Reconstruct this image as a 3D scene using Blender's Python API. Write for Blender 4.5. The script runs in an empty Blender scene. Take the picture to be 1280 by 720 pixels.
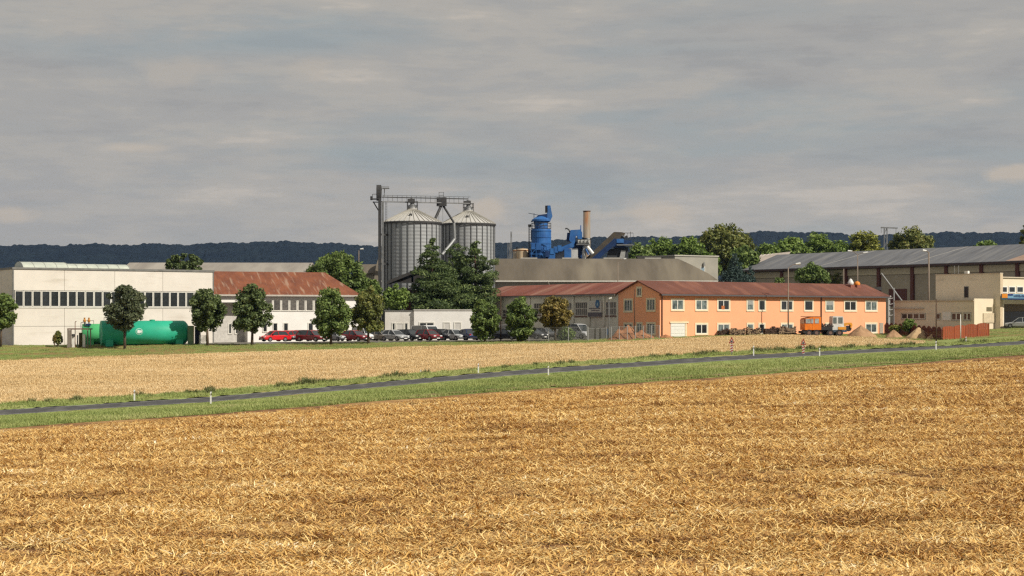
import bpy, math, random
import numpy as np
from mathutils import Vector
SC = bpy.context.scene
C = SC.collection
F = 2200.0            # focal length in photograph pixels
YH = 398.0            # height of the horizon in the photograph
R = math.radians

# ------------------------------------------------------------ camera
cam = bpy.data.cameras.new('camera')
cam.sensor_width = 36; cam.lens = F/1280*36; cam.shift_y = (YH-360)/1280
cam.clip_start = 0.5; cam.clip_end = 20000
co = bpy.data.objects.new('camera', cam); C.objects.link(co)
co.location = (0, 0, 0); co.rotation_euler = (R(90), 0, 0)
SC.camera = co

# ------------------------------------------------------------ sun, sky
sun_dir = Vector((0.80, -0.60, 0)).normalized()*math.cos(R(40)) + Vector((0, 0, math.sin(R(40))))
sl = bpy.data.lights.new('sun', 'SUN'); sl.energy = 5.0; sl.angle = R(0.5); sl.color = (1.0, 0.93, 0.82)
so = bpy.data.objects.new('sun', sl); C.objects.link(so)
so.rotation_euler = sun_dir.to_track_quat('Z', 'Y').to_euler(); so.location = (80, -60, 90)

def s2l(c):
    return tuple((x/255/12.92 if x/255 <= .04045 else ((x/255+.055)/1.055)**2.4) for x in c)

world = bpy.data.worlds.new('World'); SC.world = world; world.use_nodes = True
wt = world.node_tree; wt.nodes.clear()
def wn(t, **k):
    n = wt.nodes.new(t)
    for a, b in k.items(): setattr(n, a, b)
    return n
wl = wt.links.new
sky = wn('ShaderNodeTexSky'); sky.sky_type = 'NISHITA'; sky.sun_disc = False
sky.sun_elevation = R(40); sky.sun_rotation = math.atan2(sun_dir.x, sun_dir.y)
bg = wn('ShaderNodeBackground'); bg.inputs[1].default_value = 0.1
wo = wn('ShaderNodeOutputWorld'); wl(bg.outputs[0], wo.inputs[0])
tc = wn('ShaderNodeTexCoord')
def wmath(op, a, b=None, c=None, clamp=False):
    n = wn('ShaderNodeMath', operation=op, use_clamp=clamp)
    for i, v in enumerate((a, b, c)):
        if v is None: continue
        if isinstance(v, (int, float)): n.inputs[i].default_value = v
        else: wl(v, n.inputs[i])
    return n.outputs[0]
def wvec(op, a, b):
    n = wn('ShaderNodeVectorMath', operation=op)
    for i, v in enumerate((a, b)):
        if isinstance(v, tuple): n.inputs[i].default_value = v
        else: wl(v, n.inputs[i])
    return n
def wnoise(vec, scale, detail, rough, off=(0, 0, 0), st=(1, 1, 6), dist=0.0):
    v = wvec('MULTIPLY', vec, st).outputs[0]
    v = wvec('ADD', v, off).outputs[0]
    n = wn('ShaderNodeTexNoise'); n.inputs['Scale'].default_value = scale
    n.inputs['Detail'].default_value = detail; n.inputs['Roughness'].default_value = rough
    n.inputs['Distortion'].default_value = dist
    wl(v, n.inputs['Vector']); return n.outputs[0]
def wramp(fac, stops):
    r = wn('ShaderNodeValToRGB'); r.color_ramp.interpolation = 'EASE'
    while len(r.color_ramp.elements) < len(stops): r.color_ramp.elements.new(0.5)
    for e, (p, c) in zip(r.color_ramp.elements, stops):
        e.position = p; e.color = (*c, 1)
    wl(fac, r.inputs[0]); return r.outputs[0]
def wmix(f, a, b):
    n = wn('ShaderNodeMix', data_type='RGBA')
    for i, v in ((0, f), (6, a), (7, b)):
        if isinstance(v, (int, float)): n.inputs[i].default_value = v
        elif isinstance(v, tuple): n.inputs[i].default_value = (*v, 1)
        else: wl(v, n.inputs[i])
    return n.outputs[2]
D_ = tc.outputs['Generated']
G_ = lambda c: tuple(x*10 for x in s2l(c))        # cloud radiance, for a background strength of 0.1
n1 = wnoise(D_, 6.0, 10, 0.58, (3.1, 0, 1.7), (1, 1, 4.6), 0.35)
n2 = wnoise(D_, 17.0, 8, 0.62, (0, 5, 0.3), (1, 1, 3.6))
n3 = wnoise(D_, 2.2, 3, 0.5, (1.3, 6, 2.2), (1, 1, 9))
n4 = wnoise(D_, 30.0, 6, 0.6, (2, 1, 9), (1, 1, 8))
nm = wmath('ADD', wmath('ADD', wmath('MULTIPLY', n1, 0.5), wmath('MULTIPLY', n2, 0.32)), wmath('MULTIPLY', n4, 0.18))
cl = wramp(nm, [(0.38, G_((159, 158, 156))), (0.47, G_((168, 166, 162))), (0.54, G_((176, 172, 165))), (0.64, G_((193, 185, 174)))])
# thin places where the blue shows between the layers
hole = wmath('MULTIPLY', wmath('SUBTRACT', 0.475, n3), 8.0, clamp=True)
hole = wmath('MULTIPLY', hole, wmath('MULTIPLY', wmath('SUBTRACT', 0.57, n1), 7.0, clamp=True))
blue = wmix(0.88, sky.outputs[0], G_((144, 161, 165)))
col = wmix(wmath('MULTIPLY', hole, 0.42), cl, blue)
sep = wn('ShaderNodeSeparateXYZ'); wl(D_, sep.inputs[0])
# low small cumulus heads
def puff(u, y, ru, ry, amt, seed):
    global col
    c = Vector(((u-640)/F, 1, (YH-y)/F)).normalized()
    d = wvec('SUBTRACT', D_, tuple(c)).outputs[0]
    d = wvec('MULTIPLY', d, (F/ru, F/ru, F/ry)).outputs[0]
    ln = wn('ShaderNodeVectorMath', operation='LENGTH'); wl(d, ln.inputs[0])
    nz = wnoise(D_, 38, 5, 0.6, (seed, 1, 2), (1, 1, 1.6))
    m = wmath('ADD', wmath('SUBTRACT', 1.0, ln.outputs['Value']), wmath('MULTIPLY', wmath('SUBTRACT', nz, 0.5), 2.4))
    m = wmath('MULTIPLY', m, 1.6, clamp=True)
    col = wmix(wmath('MULTIPLY', m, amt), col, G_((194, 182, 166)))
puff(8, 266, 34, 13, .65, 1); puff(800, 264, 66, 17, .75, 4); puff(606, 266, 36, 20, .85, 7)
puff(1268, 216, 36, 11, .85, 11); puff(1150, 236, 34, 10, .35, 13)
puff(225, 92, 60, 20, .35, 17); puff(175, 184, 40, 7, .45, 19); puff(392, 84, 40, 20, .3, 23)
puff(700, 262, 70, 14, .2, 27); puff(1240, 287, 30, 9, .3, 30); puff(40, 245, 90, 8, .12, 33)
wl(col, bg.inputs[0])

SC.view_settings.view_transform = 'Standard'; SC.view_settings.look = 'None'
SC.view_settings.exposure = 0; SC.view_settings.gamma = 1
SC.render.engine = 'CYCLES'
cy = SC.cycles
cy.max_bounces = 6; cy.diffuse_bounces = 3; cy.glossy_bounces = 2; cy.transmission_bounces = 3
cy.volume_bounces = 0; cy.transparent_max_bounces = 8; cy.use_denoising = False; cy.pixel_filter_type = 'BLACKMAN_HARRIS'; cy.filter_width = 1.35
cy.use_adaptive_sampling = True; cy.adaptive_threshold = 0.012

# ------------------------------------------------------------ materials
MATS = {}
def mat(name, c, rough=0.8, c2=None, scale=3.0, amt=(0.35, 0.65), metal=0.0, bump=0.0, bscale=20., coord='Object', stretch=(1, 1, 1), rnd=0.0, spec=0.3, detail=6, extra=None):
    """a procedural surface: two tones mixed by noise, fine relief, optional variation per object"""
    if name in MATS: return MATS[name]
    m = bpy.data.materials.new(name); m.use_nodes = True
    t = m.node_tree; N = t.nodes; L = t.links.new
    b = N['Principled BSDF']
    b.inputs['Roughness'].default_value = rough; b.inputs['Metallic'].default_value = metal
    b.inputs['Specular IOR Level'].default_value = spec
    if coord == 'World':
        src = N.new('ShaderNodeNewGeometry').outputs['Position']
    else:
        src = N.new('ShaderNodeTexCoord').outputs[coord]
    mp = N.new('ShaderNodeMapping'); L(src, mp.inputs[0]); mp.inputs['Scale'].default_value = stretch
    nz = N.new('ShaderNodeTexNoise'); nz.inputs['Scale'].default_value = scale; nz.inputs['Detail'].default_value = detail
    nz.inputs['Roughness'].default_value = 0.62
    L(mp.outputs[0], nz.inputs[0])
    c2 = c2 or tuple(x*0.78 for x in c)
    rp = N.new('ShaderNodeValToRGB'); rp.color_ramp.elements[0].position = amt[0]; rp.color_ramp.elements[1].position = amt[1]
    rp.color_ramp.elements[0].color = (*c2, 1); rp.color_ramp.elements[1].color = (*c, 1)
    L(nz.outputs[0], rp.inputs[0]); out = rp.outputs[0]
    if extra:      # streaks or stains of a third colour: (colour, scale, stretch, lo, hi, amount)
        ec, es, est, lo, hi, ea = extra
        mp2 = N.new('ShaderNodeMapping'); L(src, mp2.inputs[0]); mp2.inputs['Scale'].default_value = est
        n2_ = N.new('ShaderNodeTexNoise'); n2_.inputs['Scale'].default_value = es; n2_.inputs['Detail'].default_value = 5
        L(mp2.outputs[0], n2_.inputs[0])
        mr = N.new('ShaderNodeMapRange'); mr.inputs[1].default_value = lo; mr.inputs[2].default_value = hi; mr.inputs[4].default_value = ea
        L(n2_.outputs[0], mr.inputs[0])
        mx = N.new('ShaderNodeMix'); mx.data_type = 'RGBA'; L(mr.outputs[0], mx.inputs[0]); L(out, mx.inputs[6]); mx.inputs[7].default_value = (*ec, 1)
        out = mx.outputs[2]
    if rnd:
        oi = N.new('ShaderNodeObjectInfo'); mr = N.new('ShaderNodeMapRange'); L(oi.outputs['Random'], mr.inputs[0])
        mr.inputs[3].default_value = 1-rnd; mr.inputs[4].default_value = 1+rnd
        mx = N.new('ShaderNodeVectorMath'); mx.operation = 'SCALE'; L(out, mx.inputs[0]); L(mr.outputs[0], mx.inputs[3]); out = mx.outputs[0]
    L(out, b.inputs['Base Color'])
    if bump:
        bn = N.new('ShaderNodeTexNoise'); bn.inputs['Scale'].default_value = bscale; bn.inputs['Detail'].default_value = 4
        L(mp.outputs[0], bn.inputs[0])
        bp = N.new('ShaderNodeBump'); bp.inputs['Strength'].default_value = bump; bp.inputs['Distance'].default_value = 0.05
        L(bn.outputs[0], bp.inputs['Height']); L(bp.outputs[0], b.inputs['Normal'])
    MATS[name] = m
    return m

# ------------------------------------------------------------ mesh helpers
class MB:
    """collects shapes that become ONE mesh object"""
    def __init__(s): s.v = []; s.f = []
    def add(s, vs, fs):
        n = len(s.v); s.v += [tuple(p) for p in vs]; s.f += [tuple(i+n for i in f) for f in fs]; return s
    def box(s, x0, x1, y0, y1, z0, z1):
        return s.add([(x0, y0, z0), (x1, y0, z0), (x1, y1, z0), (x0, y1, z0), (x0, y0, z1), (x1, y0, z1), (x1, y1, z1), (x0, y1, z1)],
                     [(0, 3, 2, 1), (4, 5, 6, 7), (0, 1, 5, 4), (1, 2, 6, 5), (2, 3, 7, 6), (3, 0, 4, 7)])
    def tube(s, p0, p1, r0, r1=None, n=8, caps=True):
        p0 = Vector(p0); p1 = Vector(p1); r1 = r0 if r1 is None else r1
        d = (p1-p0).normalized(); a = d.orthogonal().normalized(); b = d.cross(a)
        vs = []
        for p, r in ((p0, r0), (p1, r1)):
            for i in range(n):
                t = 2*math.pi*i/n; vs.append(p+a*math.cos(t)*r+b*math.sin(t)*r)
        fs = [(i, (i+1) % n, n+(i+1) % n, n+i) for i in range(n)]
        if caps: fs += [tuple(range(n-1, -1, -1)), tuple(range(n, 2*n))]
        return s.add(vs, fs)
    def path(s, pts, r, n=6):
        for a, b in zip(pts[:-1], pts[1:]): s.tube(a, b, r, r, n)
        return s
    def bar(s, p0, p1, w, h):
        """square section beam"""
        p0 = Vector(p0); p1 = Vector(p1); d = (p1-p0).normalized()
        up = Vector((0, 0, 1)) if abs(d.z) < .95 else Vector((1, 0, 0))
        a = d.cross(up).normalized()*w/2; b = a.cross(d).normalized()*h/2
        vs = [p+q for p in (p0, p1) for q in (-a-b, a-b, a+b, -a+b)]
        return s.add(vs, [(3, 2, 1, 0), (4, 5, 6, 7), (0, 1, 5, 4), (1, 2, 6, 5), (2, 3, 7, 6), (3, 0, 4, 7)])
    def lathe(s, prof, n=24, c=(0, 0)):
        """profile of (r, z) turned about a vertical axis"""
        vs = []; fs = []
        for r, z in prof:
            for i in range(n):
                t = 2*math.pi*i/n; vs.append((c[0]+r*math.cos(t), c[1]+r*math.sin(t), z))
        for k in range(len(prof)-1):
            for i in range(n): fs.append((k*n+i, k*n+(i+1) % n, (k+1)*n+(i+1) % n, (k+1)*n+i))
        return s.add(vs, fs)
    def prism(s, poly, y0, y1, axis='y'):
        """polygon in the x-z plane pushed along y (or in the y-z plane along x)"""
        n = len(poly)
        f = (lambda a, b, t: (a, t, b)) if axis == 'y' else (lambda a, b, t: (t, a, b))
        vs = [f(a, b, y0) for a, b in poly]+[f(a, b, y1) for a, b in poly]
        return s.add(vs, [tuple(range(n)), tuple(range(2*n-1, n-1, -1))]+[(i, n+i, n+(i+1) % n, (i+1) % n) for i in range(n)])
    def slab(s, pts, th):
        """a thick sheet: polygon pts pushed th downwards"""
        n = len(pts); vs = [tuple(p) for p in pts]+[(p[0], p[1], p[2]-th) for p in pts]
        return s.add(vs, [tuple(range(n)), tuple(range(2*n-1, n-1, -1))]+[(i, n+i, n+(i+1) % n, (i+1) % n) for i in range(n)])
    def build(s, name, m, parent=None, smooth=False, loc=None):
        me = bpy.data.meshes.new(name); me.from_pydata(s.v, [], s.f); me.validate()
        import bmesh
        bm = bmesh.new(); bm.from_mesh(me); bmesh.ops.recalc_face_normals(bm, faces=bm.faces); bm.to_mesh(me); bm.free()
        if m: me.materials.append(m)
        if smooth: me.polygons.foreach_set('use_smooth', [True]*len(me.polygons))
        o = bpy.data.objects.new(name, me); C.objects.link(o)
        if parent: o.parent = parent
        if loc: o.location = loc
        return o

def tag(o, label=None, cat=None, group=None, kind=None):
    if label: o['label'] = label
    if cat: o['category'] = cat
    if group: o['group'] = group
    if kind: o['kind'] = kind
    return o
def thing(name, label, cat, loc=(0, 0, 0), rz=0.0, group=None):
    o = bpy.data.objects.new(name, None); C.objects.link(o); o.location = loc; o.rotation_euler = (0, 0, rz); o.empty_display_size = .3
    return tag(o, label, cat, group)
def dup(root, loc=None, rz=None, label=None, group=None, scale=None):
    r = root.copy(); C.objects.link(r)
    if loc is not None: r.location = loc
    if rz is not None: r.rotation_euler = (0, 0, rz)
    if label: r['label'] = label
    if group: r['group'] = group
    if scale: r.scale = scale
    for ch in list(root.children):
        c = ch.copy(); C.objects.link(c); c.parent = r
        for g in list(ch.children):
            d = g.copy(); C.objects.link(d); d.parent = c
    return r
def npmesh(name, V, FQ, m, parent=None, smooth=False):
    """mesh from numpy vertices (n,3) and quads (k,4)"""
    me = bpy.data.meshes.new(name); V = np.asarray(V, dtype=np.float32); FQ = np.asarray(FQ, dtype=np.int32)
    me.vertices.add(len(V)); me.vertices.foreach_set('co', V.ravel())
    k = FQ.shape[1]
    me.loops.add(FQ.size); me.loops.foreach_set('vertex_index', FQ.ravel())
    me.polygons.add(len(FQ)); me.polygons.foreach_set('loop_start', np.arange(0, FQ.size, k, dtype=np.int32))
    me.polygons.foreach_set('loop_total', np.full(len(FQ), k, dtype=np.int32))
    me.update(calc_edges=True)
    if smooth: me.polygons.foreach_set('use_smooth', [True]*len(FQ))
    me.materials.append(m)
    o = bpy.data.objects.new(name, me); C.objects.link(o)
    if parent: o.parent = parent
    return o

# ------------------------------------------------------------ terrain height
def P(u, D, y):
    return Vector(((u-640)/F*D, D, (YH-y)*D/F))
UC = np.array([-900, -300, 0, 200, 264, 400, 540, 640, 740, 800, 850, 900, 960, 1000, 1060, 1100, 1150, 1280, 1500, 2000], float)
def tab(us, vs): return np.interp(UC, us, vs)
kk = (UC-640)/F
ROADY, SL = 171.2, 0.567
def line_d(y0, u): return y0/(1-SL*(np.asarray(u, float)-640)/F)
D1 = line_d(155, UC); Y1 = tab([-300, 0, 264, 640, 900, 1280, 1500], [556, 536, 518, 489, 472, 444, 430])
D2 = line_d(ROADY, UC); Y2 = tab([-300, 0, 264, 640, 900, 1170, 1280, 1500], [535, 516.5, 500, 466.3, 448, 434, 428.3, 419])
u3 = [-300, 0, 200, 400, 540, 640, 740, 800, 850, 900, 960, 1000, 1060, 1100, 1150, 1280, 1500]
D3 = tab(u3, [203, 205, 208, 212, 214, 215, 217, 219, 221, 226, 229, 232, 231, 228, 222, 217, 240])
Y3 = tab(u3, [462, 452, 445, 438.5, 434, 431.5, 430, 427, 424, 421.8, 419.8, 419.6, 421.8, 424.5, 427.5, 421, 415])
u4 = [-300, 0, 300, 450, 600, 740, 800, 850, 960, 1100, 1280, 1500]
D4 = tab(u4, [224, 221, 223, 227, 228.5, 228, 226, 230, 237, 246, 246, 262])
Y4 = tab(u4, [431.5, 431.8, 430.3, 428.6, 427.2, 425, 422.5, 421.3, 418.8, 417.4, 410, 410])
Z = lambda D, Y: -(Y-YH)*D/F
KD = np.stack([0*UC-40, 0*UC, 0*UC+55, D1, D2, D3, D4, 0*UC+400, 0*UC+800, 0*UC+9000], 1)
Z4 = Z(D4, Y4)
KZ = np.stack([0*UC-1.2, 0*UC-1.9, 0*UC-8.05, Z(D1, Y1), Z(D2, Y2), Z(D3, Y3), Z4, Z4*0.9-.2, 0*UC-4, 0*UC-6], 1)
def gz(X, Y):
    """height of the land at X, Y (arrays or numbers)"""
    X = np.asarray(X, float); Y = np.asarray(Y, float)
    Yc = np.maximum(Y, 40.0)
    u = np.clip(640+F*X/Yc, UC[0], UC[-1])
    j = np.clip(np.searchsorted(UC, u)-1, 0, len(UC)-2)
    w = (u-UC[j])/(UC[j+1]-UC[j])
    res = 0
    for jj, ww in ((j, 1-w), (j+1, w)):
        d = KD[jj]; z = KZ[jj]
        acc = np.zeros_like(u+Y); Yk = np.clip(Y, -39.9, 8999)
        for k in range(KD.shape[1]-1):
            a = d[..., k]; b = d[..., k+1]; inside = (Yk >= a) & (Yk < b)
            t = (Yk-a)/np.maximum(b-a, 1e-6)
            acc = np.where(inside, z[..., k]*(1-t)+z[..., k+1]*t, acc)
        res = res+ww*acc
    return res
def G(u, D, dz=0.0):
    X = (u-640)/F*D
    return Vector((X, D, float(gz(X, D))+dz))
def gp(u, y):
    """point of the land seen at u, y"""
    best = None
    for D in np.arange(50, 300, .25):
        p = G(u, D)
        yy = YH-p.z*F/D
        if yy <= y: return p
    return G(u, 240)

def sheet(name, us, dlo, dhi, rows, m, dz=0.0, label=None, kind='structure', noise=0.0, skirt=0.0, seed=0, powr=1.0):
    """a strip of ground between two lines given as distance over u"""
    us = np.asarray(us, float); lo = np.asarray(dlo(us), float); hi = np.asarray(dhi(us), float)
    hi = np.maximum(hi, lo+0.01)
    t = np.linspace(0, 1, rows)**powr
    Dm = lo[None, :]*(1-t[:, None])+hi[None, :]*t[:, None]
    Um = np.repeat(us[None, :], rows, 0)
    X = (Um-640)/F*Dm; Yv = Dm
    Zv = gz(X, Yv)+dz
    if noise:
        rg = np.random.RandomState(seed)
        nz = rg.rand(*Zv.shape)*noise; Zv = Zv+nz
    V = np.stack([X, Yv, Zv], -1).reshape(-1, 3); n = len(us)
    i = np.arange(rows-1)[:, None]*n+np.arange(n-1)[None, :]
    Q = np.stack([i, i+1, i+n+1, i+n], -1).reshape(-1, 4)
    if skirt:
        base = len(V); ring = list(range(n)); bot = V[:n].copy(); bot[:, 2] -= skirt
        ring2 = np.arange((rows-1)*n, rows*n); bot2 = V[ring2].copy(); bot2[:, 2] -= skirt
        V = np.concatenate([V, bot, bot2])
        a = np.arange(n-1)
        Q = np.concatenate([Q, np.stack([a, base+a, base+a+1, a+1], -1)[:, ::-1], np.stack([ring2[:-1], base+n+a, base+n+a+1, ring2[1:]], -1)])
    o = npmesh(name, V, Q, m, smooth=not noise)
    return tag(o, label, None, None, kind)
# ------------------------------------------------------------ land
SOIL = mat('soil', (0.20, 0.115, 0.05), 0.95, (0.11, 0.06, 0.028), 2.5, coord='World', bump=.6, bscale=9)
STUB = mat('stubble_ground', (0.30, 0.15, 0.058), 0.95, (0.10, 0.046, 0.022), 1.1, (0.3, 0.7), coord='World', bump=.8, bscale=7,
           extra=((0.52, 0.33, 0.125), .12, (1, 2.4, 1), .45, .65, .6))
WHEAT = mat('wheat', (0.66, 0.49, 0.26), 0.95, (0.54, 0.385, 0.19), 1.6, (0.3, 0.7), coord='World', bump=.7, bscale=5,
            extra=((0.66, 0.46, 0.22), .07, (1, 3, 1), .4, .65, .7))
GRASS = mat('grass_ground', (0.27, 0.31, 0.095), 0.95, (0.17, 0.22, 0.06), .55, (.35, .65), coord='World', bump=.6, bscale=6,
            extra=((0.30, 0.22, 0.075), .16, (1, 2.2, 1), .50, .66, .6))
GRASSF = mat('grass_bank', (0.21, 0.25, 0.06), 0.95, (0.12, 0.17, 0.04), .6, (.35, .65), coord='World', bump=.6, bscale=6,
             extra=((0.25, 0.145, 0.06), .14, (1, 3, 1), .42, .58, .75))
ASPH = mat('asphalt', (0.085, 0.083, 0.082), 0.85, (0.055, 0.054, 0.054), 1.5, coord='World', bump=.2, bscale=30,
           extra=((0.14, 0.135, 0.125), .3, (3, 1, 1), .5, .7, .7))
YARD = mat('yard_paving', (0.17, 0.155, 0.13), 0.9, (0.12, 0.11, 0.09), .6, coord='World')
LAND = mat('land', (0.15, 0.17, 0.06), 0.95, (0.10, 0.12, 0.04), .01, coord='World')
WHITE = mat('white_paint', (0.78, 0.77, 0.73), 0.6, (0.62, 0.60, 0.55), 2)
us = np.concatenate([np.linspace(-900, -300, 9)[:-1], np.linspace(-300, 1600, 330), np.linspace(1600, 2000, 7)[1:]])
d1 = lambda u: line_d(155, u)
rd = lambda k: (lambda u: line_d(ROADY+k, u))
d3 = lambda u: np.interp(u, UC, D3)
d4 = lambda u: np.interp(u, UC, D4)
dw = rd(8.5)
cst = lambda v: (lambda u: np.full(len(u), float(v)))
sheet('ground', us[::3], cst(-35), cst(9000), 260, LAND, dz=-0.35, label='open country running out to the wooded hills', powr=3)
sheet('near_field', us, cst(2), d1, 150, STUB, 0.0, 'harvested field covered with loose golden straw')
sheet('near_verge', us, d1, rd(-2.42), 40, GRASS, 0.0, 'strip of green grass below the road', noise=.03, seed=2)
sheet('road', us, rd(-2.5), rd(2.5), 14, ASPH, 0.03, 'narrow grey country road rising to the right')
sheet('far_verge', us, rd(2.42), lambda u: np.where(u < 1150, np.minimum(dw(u)+.6, d4(u)), np.maximum(d3(u), dw(u)+.5)), 24, GRASS, 0.0, 'grass verge between the road and the grain field', noise=.14, seed=3)
uw = us[us <= 1150]
sheet('grain_field', uw, dw, d3, 110, WHEAT, 0.0, 'ripe grain field between the road and the factory', noise=.12, seed=5)
sheet('grass_bank', us, d3, d4, 34, GRASSF, 0.0, 'grassy bank along the front of the factory', noise=.05, seed=6)
sheet('factory_yard', us[::2], d4, cst(420), 60, YARD, 0.0, 'paved yard of the factory')
# thin worn edge lines of the road
for a, b in ((-2.34, -2.2), (2.2, 2.34)):
    sheet('road_marking', us, rd(a), rd(b), 2, mat('worn_line', (0.62, 0.61, 0.58), .8, (0.3, .3, .29), .8, coord='World'), 0.036, 'thin worn edge line of the road')
# bare track between near verge and the field
sheet('dirt_track', us[(us > 380) & (us < 1400)], lambda u: line_d(155.8, u), lambda u: line_d(157.2, u), 4,
      mat('track_soil', (0.24, 0.17, 0.085), .95, (0.16, .12, .055), .8, coord='World'), 0.12, 'bare worn track along the edge of the verge')

# ------------------------------------------------------------ scattered stuff
def tmat(name, cols, rough=.7, scale=.25, ch=1.0, bands=None, w=.5):
    """straw or blades: tone per instance, mixed with broad tonal patches over the field"""
    m = bpy.data.materials.new(name); m.use_nodes = True; t = m.node_tree; N = t.nodes; L = t.links.new
    b = N['Principled BSDF']; b.inputs['Roughness'].default_value = rough; b.inputs['Specular IOR Level'].default_value = .3
    at = N.new('ShaderNodeAttribute'); at.attribute_name = 'tone'
    geo = N.new('ShaderNodeNewGeometry')
    mp = N.new('ShaderNodeMapping'); mp.inputs['Scale'].default_value = (scale, scale*(bands or 1), scale)
    if bands: mp.inputs['Rotation'].default_value = (0, 0, R(-12))
    L(geo.outputs['Position'], mp.inputs[0])
    nz = N.new('ShaderNodeTexNoise'); nz.inputs['Scale'].default_value = 1; nz.inputs['Detail'].default_value = 4
    L(mp.outputs[0], nz.inputs[0])
    mr = N.new('ShaderNodeMapRange'); mr.inputs[1].default_value = .3; mr.inputs[2].default_value = .7; L(nz.outputs[0], mr.inputs[0])
    mx = N.new('ShaderNodeMix'); mx.inputs[0].default_value = w; L(at.outputs['Fac'], mx.inputs[2]); L(mr.outputs[0], mx.inputs[3])
    r = N.new('ShaderNodeValToRGB')
    while len(r.color_ramp.elements) < len(cols): r.color_ramp.elements.new(.5)
    for e, (p, c) in zip(r.color_ramp.elements, cols): e.position = p; e.color = (*c, 1)
    L(mx.outputs[0], r.inputs[0]); L(r.outputs[0], b.inputs['Base Color'])
    return m
def blades(name, n, rad, lmin, lmax, w, tilt, m, seed, curl=.25, base=.0, height=.1):
    """one clump of thin bent blades; tilt = (min, max) angle above the ground"""
    rg = np.random.RandomState(seed)
    a = rg.rand(n)*2*np.pi; r = rad*np.sqrt(rg.rand(n)); th = rg.rand(n)*2*np.pi
    el = np.radians(tilt[0]+(tilt[1]-tilt[0])*rg.rand(n)**1.3); ln = lmin+(lmax-lmin)*rg.rand(n)
    p = np.stack([r*np.cos(a), r*np.sin(a), base+height*rg.rand(n)], 1)
    d = np.stack([np.cos(th)*np.cos(el), np.sin(th)*np.cos(el), np.sin(el)], 1)
    side = np.stack([-np.sin(th), np.cos(th), rg.uniform(-.5, .5, n)], 1); side /= np.linalg.norm(side, axis=1)[:, None]
    ww = (w*rg.uniform(.6, 1.3, n))[:, None]/2
    q = p+d*ln[:, None]*.55
    d2 = d+np.stack([rg.uniform(-curl, curl, n), rg.uniform(-curl, curl, n), rg.uniform(-curl*1.6, curl*.3, n)], 1)
    e = q+d2*ln[:, None]*.5
    V = np.stack([p-side*ww, p+side*ww, q+side*ww, q-side*ww, e+side*ww*.4, e-side*ww*.4], 1).reshape(-1, 3)
    i = np.arange(n)[:, None]*6
    Q = np.stack([i+0, i+1, i+2, i+3, i+3, i+2, i+4, i+5], 1).reshape(-1, 4)
    o = npmesh(name, V, Q, m)
    at = o.data.attributes.new('tone', 'FLOAT', 'POINT'); at.data.foreach_set('value', np.repeat(rg.rand(n), 6).astype(np.float32))
    return o
def scatter(name, label, pts, scl, srcs, seed=0, cat=None):
    """instances of the clumps srcs on the points: one object of stuff"""
    rg = np.random.RandomState(seed); n = len(pts)
    me = bpy.data.meshes.new(name); me.vertices.add(n); me.vertices.foreach_set('co', np.asarray(pts, np.float32).ravel())
    for nm, ty, v in (('rz', 'FLOAT', rg.rand(n)*6.283), ('sc', 'FLOAT', scl), ('ix', 'INT', rg.randint(0, len(srcs), n))):
        a = me.attributes.new(nm, ty, 'POINT'); a.data.foreach_set('value', np.asarray(v, np.float32 if ty == 'FLOAT' else np.int32))
    o = bpy.data.objects.new(name, me); C.objects.link(o)
    g = bpy.data.node_groups.new(name, 'GeometryNodeTree')
    g.interface.new_socket('Geometry', in_out='INPUT', socket_type='NodeSocketGeometry')
    g.interface.new_socket('Geometry', in_out='OUTPUT', socket_type='NodeSocketGeometry')
    N = g.nodes; L = g.links.new
    gi = N.new('NodeGroupInput'); go = N.new('NodeGroupOutput')
    m2p = N.new('GeometryNodeMeshToPoints'); L(gi.outputs[0], m2p.inputs[0])
    iop = N.new('GeometryNodeInstanceOnPoints'); L(m2p.outputs[0], iop.inputs['Points'])
    g2i = N.new('GeometryNodeJoinGeometry')
    for s_ in reversed(srcs):
        oi = N.new('GeometryNodeObjectInfo'); oi.inputs['Object'].default_value = s_; oi.inputs['As Instance'].default_value = True
        L(oi.outputs['Geometry'], g2i.inputs[0])
    L(g2i.outputs[0], iop.inputs['Instance']); iop.inputs['Pick Instance'].default_value = True
    def attr(nm, ty):
        a = N.new('GeometryNodeInputNamedAttribute'); a.data_type = ty; a.inputs['Name'].default_value = nm; return a.outputs[0]
    L(attr('ix', 'INT'), iop.inputs['Instance Index'])
    cx = N.new('ShaderNodeCombineXYZ'); L(attr('rz', 'FLOAT'), cx.inputs[2])
    L(cx.outputs[0], iop.inputs['Rotation']); L(attr('sc', 'FLOAT'), iop.inputs['Scale'])
    L(iop.outputs[0], go.inputs[0])
    md = o.modifiers.new('scatter', 'NODES'); md.node_group = g
    return tag(o, label, None, None, 'stuff')
def fan(n, dlo, dhi, seed, ulo=-280, uhi=1560, far=1.0):
    """points spread evenly over a strip of land"""
    rg = np.random.RandomState(seed); k = int(n*2.2)
    u = rg.uniform(ulo, uhi, k); lo = dlo(u); hi = dhi(u)
    D = lo+(hi-lo)*rg.rand(k)
    keep = rg.rand(k) < (D/D.max())**far
    u = u[keep][:n]; D = D[keep][:n]; X = (u-640)/F*D
    return np.stack([X, D, gz(X, D)], 1)

STRAW = tmat('straw', [(0.0, (0.13, 0.055, 0.020)), (0.28, (0.38, 0.195, 0.057)), (0.55, (0.69, 0.425, 0.13)), (0.85, (0.83, 0.635, 0.29)), (1.0, (0.92, 0.85, 0.68))], .45, .14, bands=2.6, w=.42)
src = []
spots = [(500, 700), (700, 690), (300, 680), (900, 700)]
for k in range(4):
    o = blades('straw', 120, .64, .08, .42, .032, (-4, 34), STRAW, 10+k, height=.12, curl=.45)
    o.location = gp(*spots[k]); tag(o, 'clump of loose golden straw lying on the harvested field', None, None, 'stuff'); src.append(o)
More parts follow.
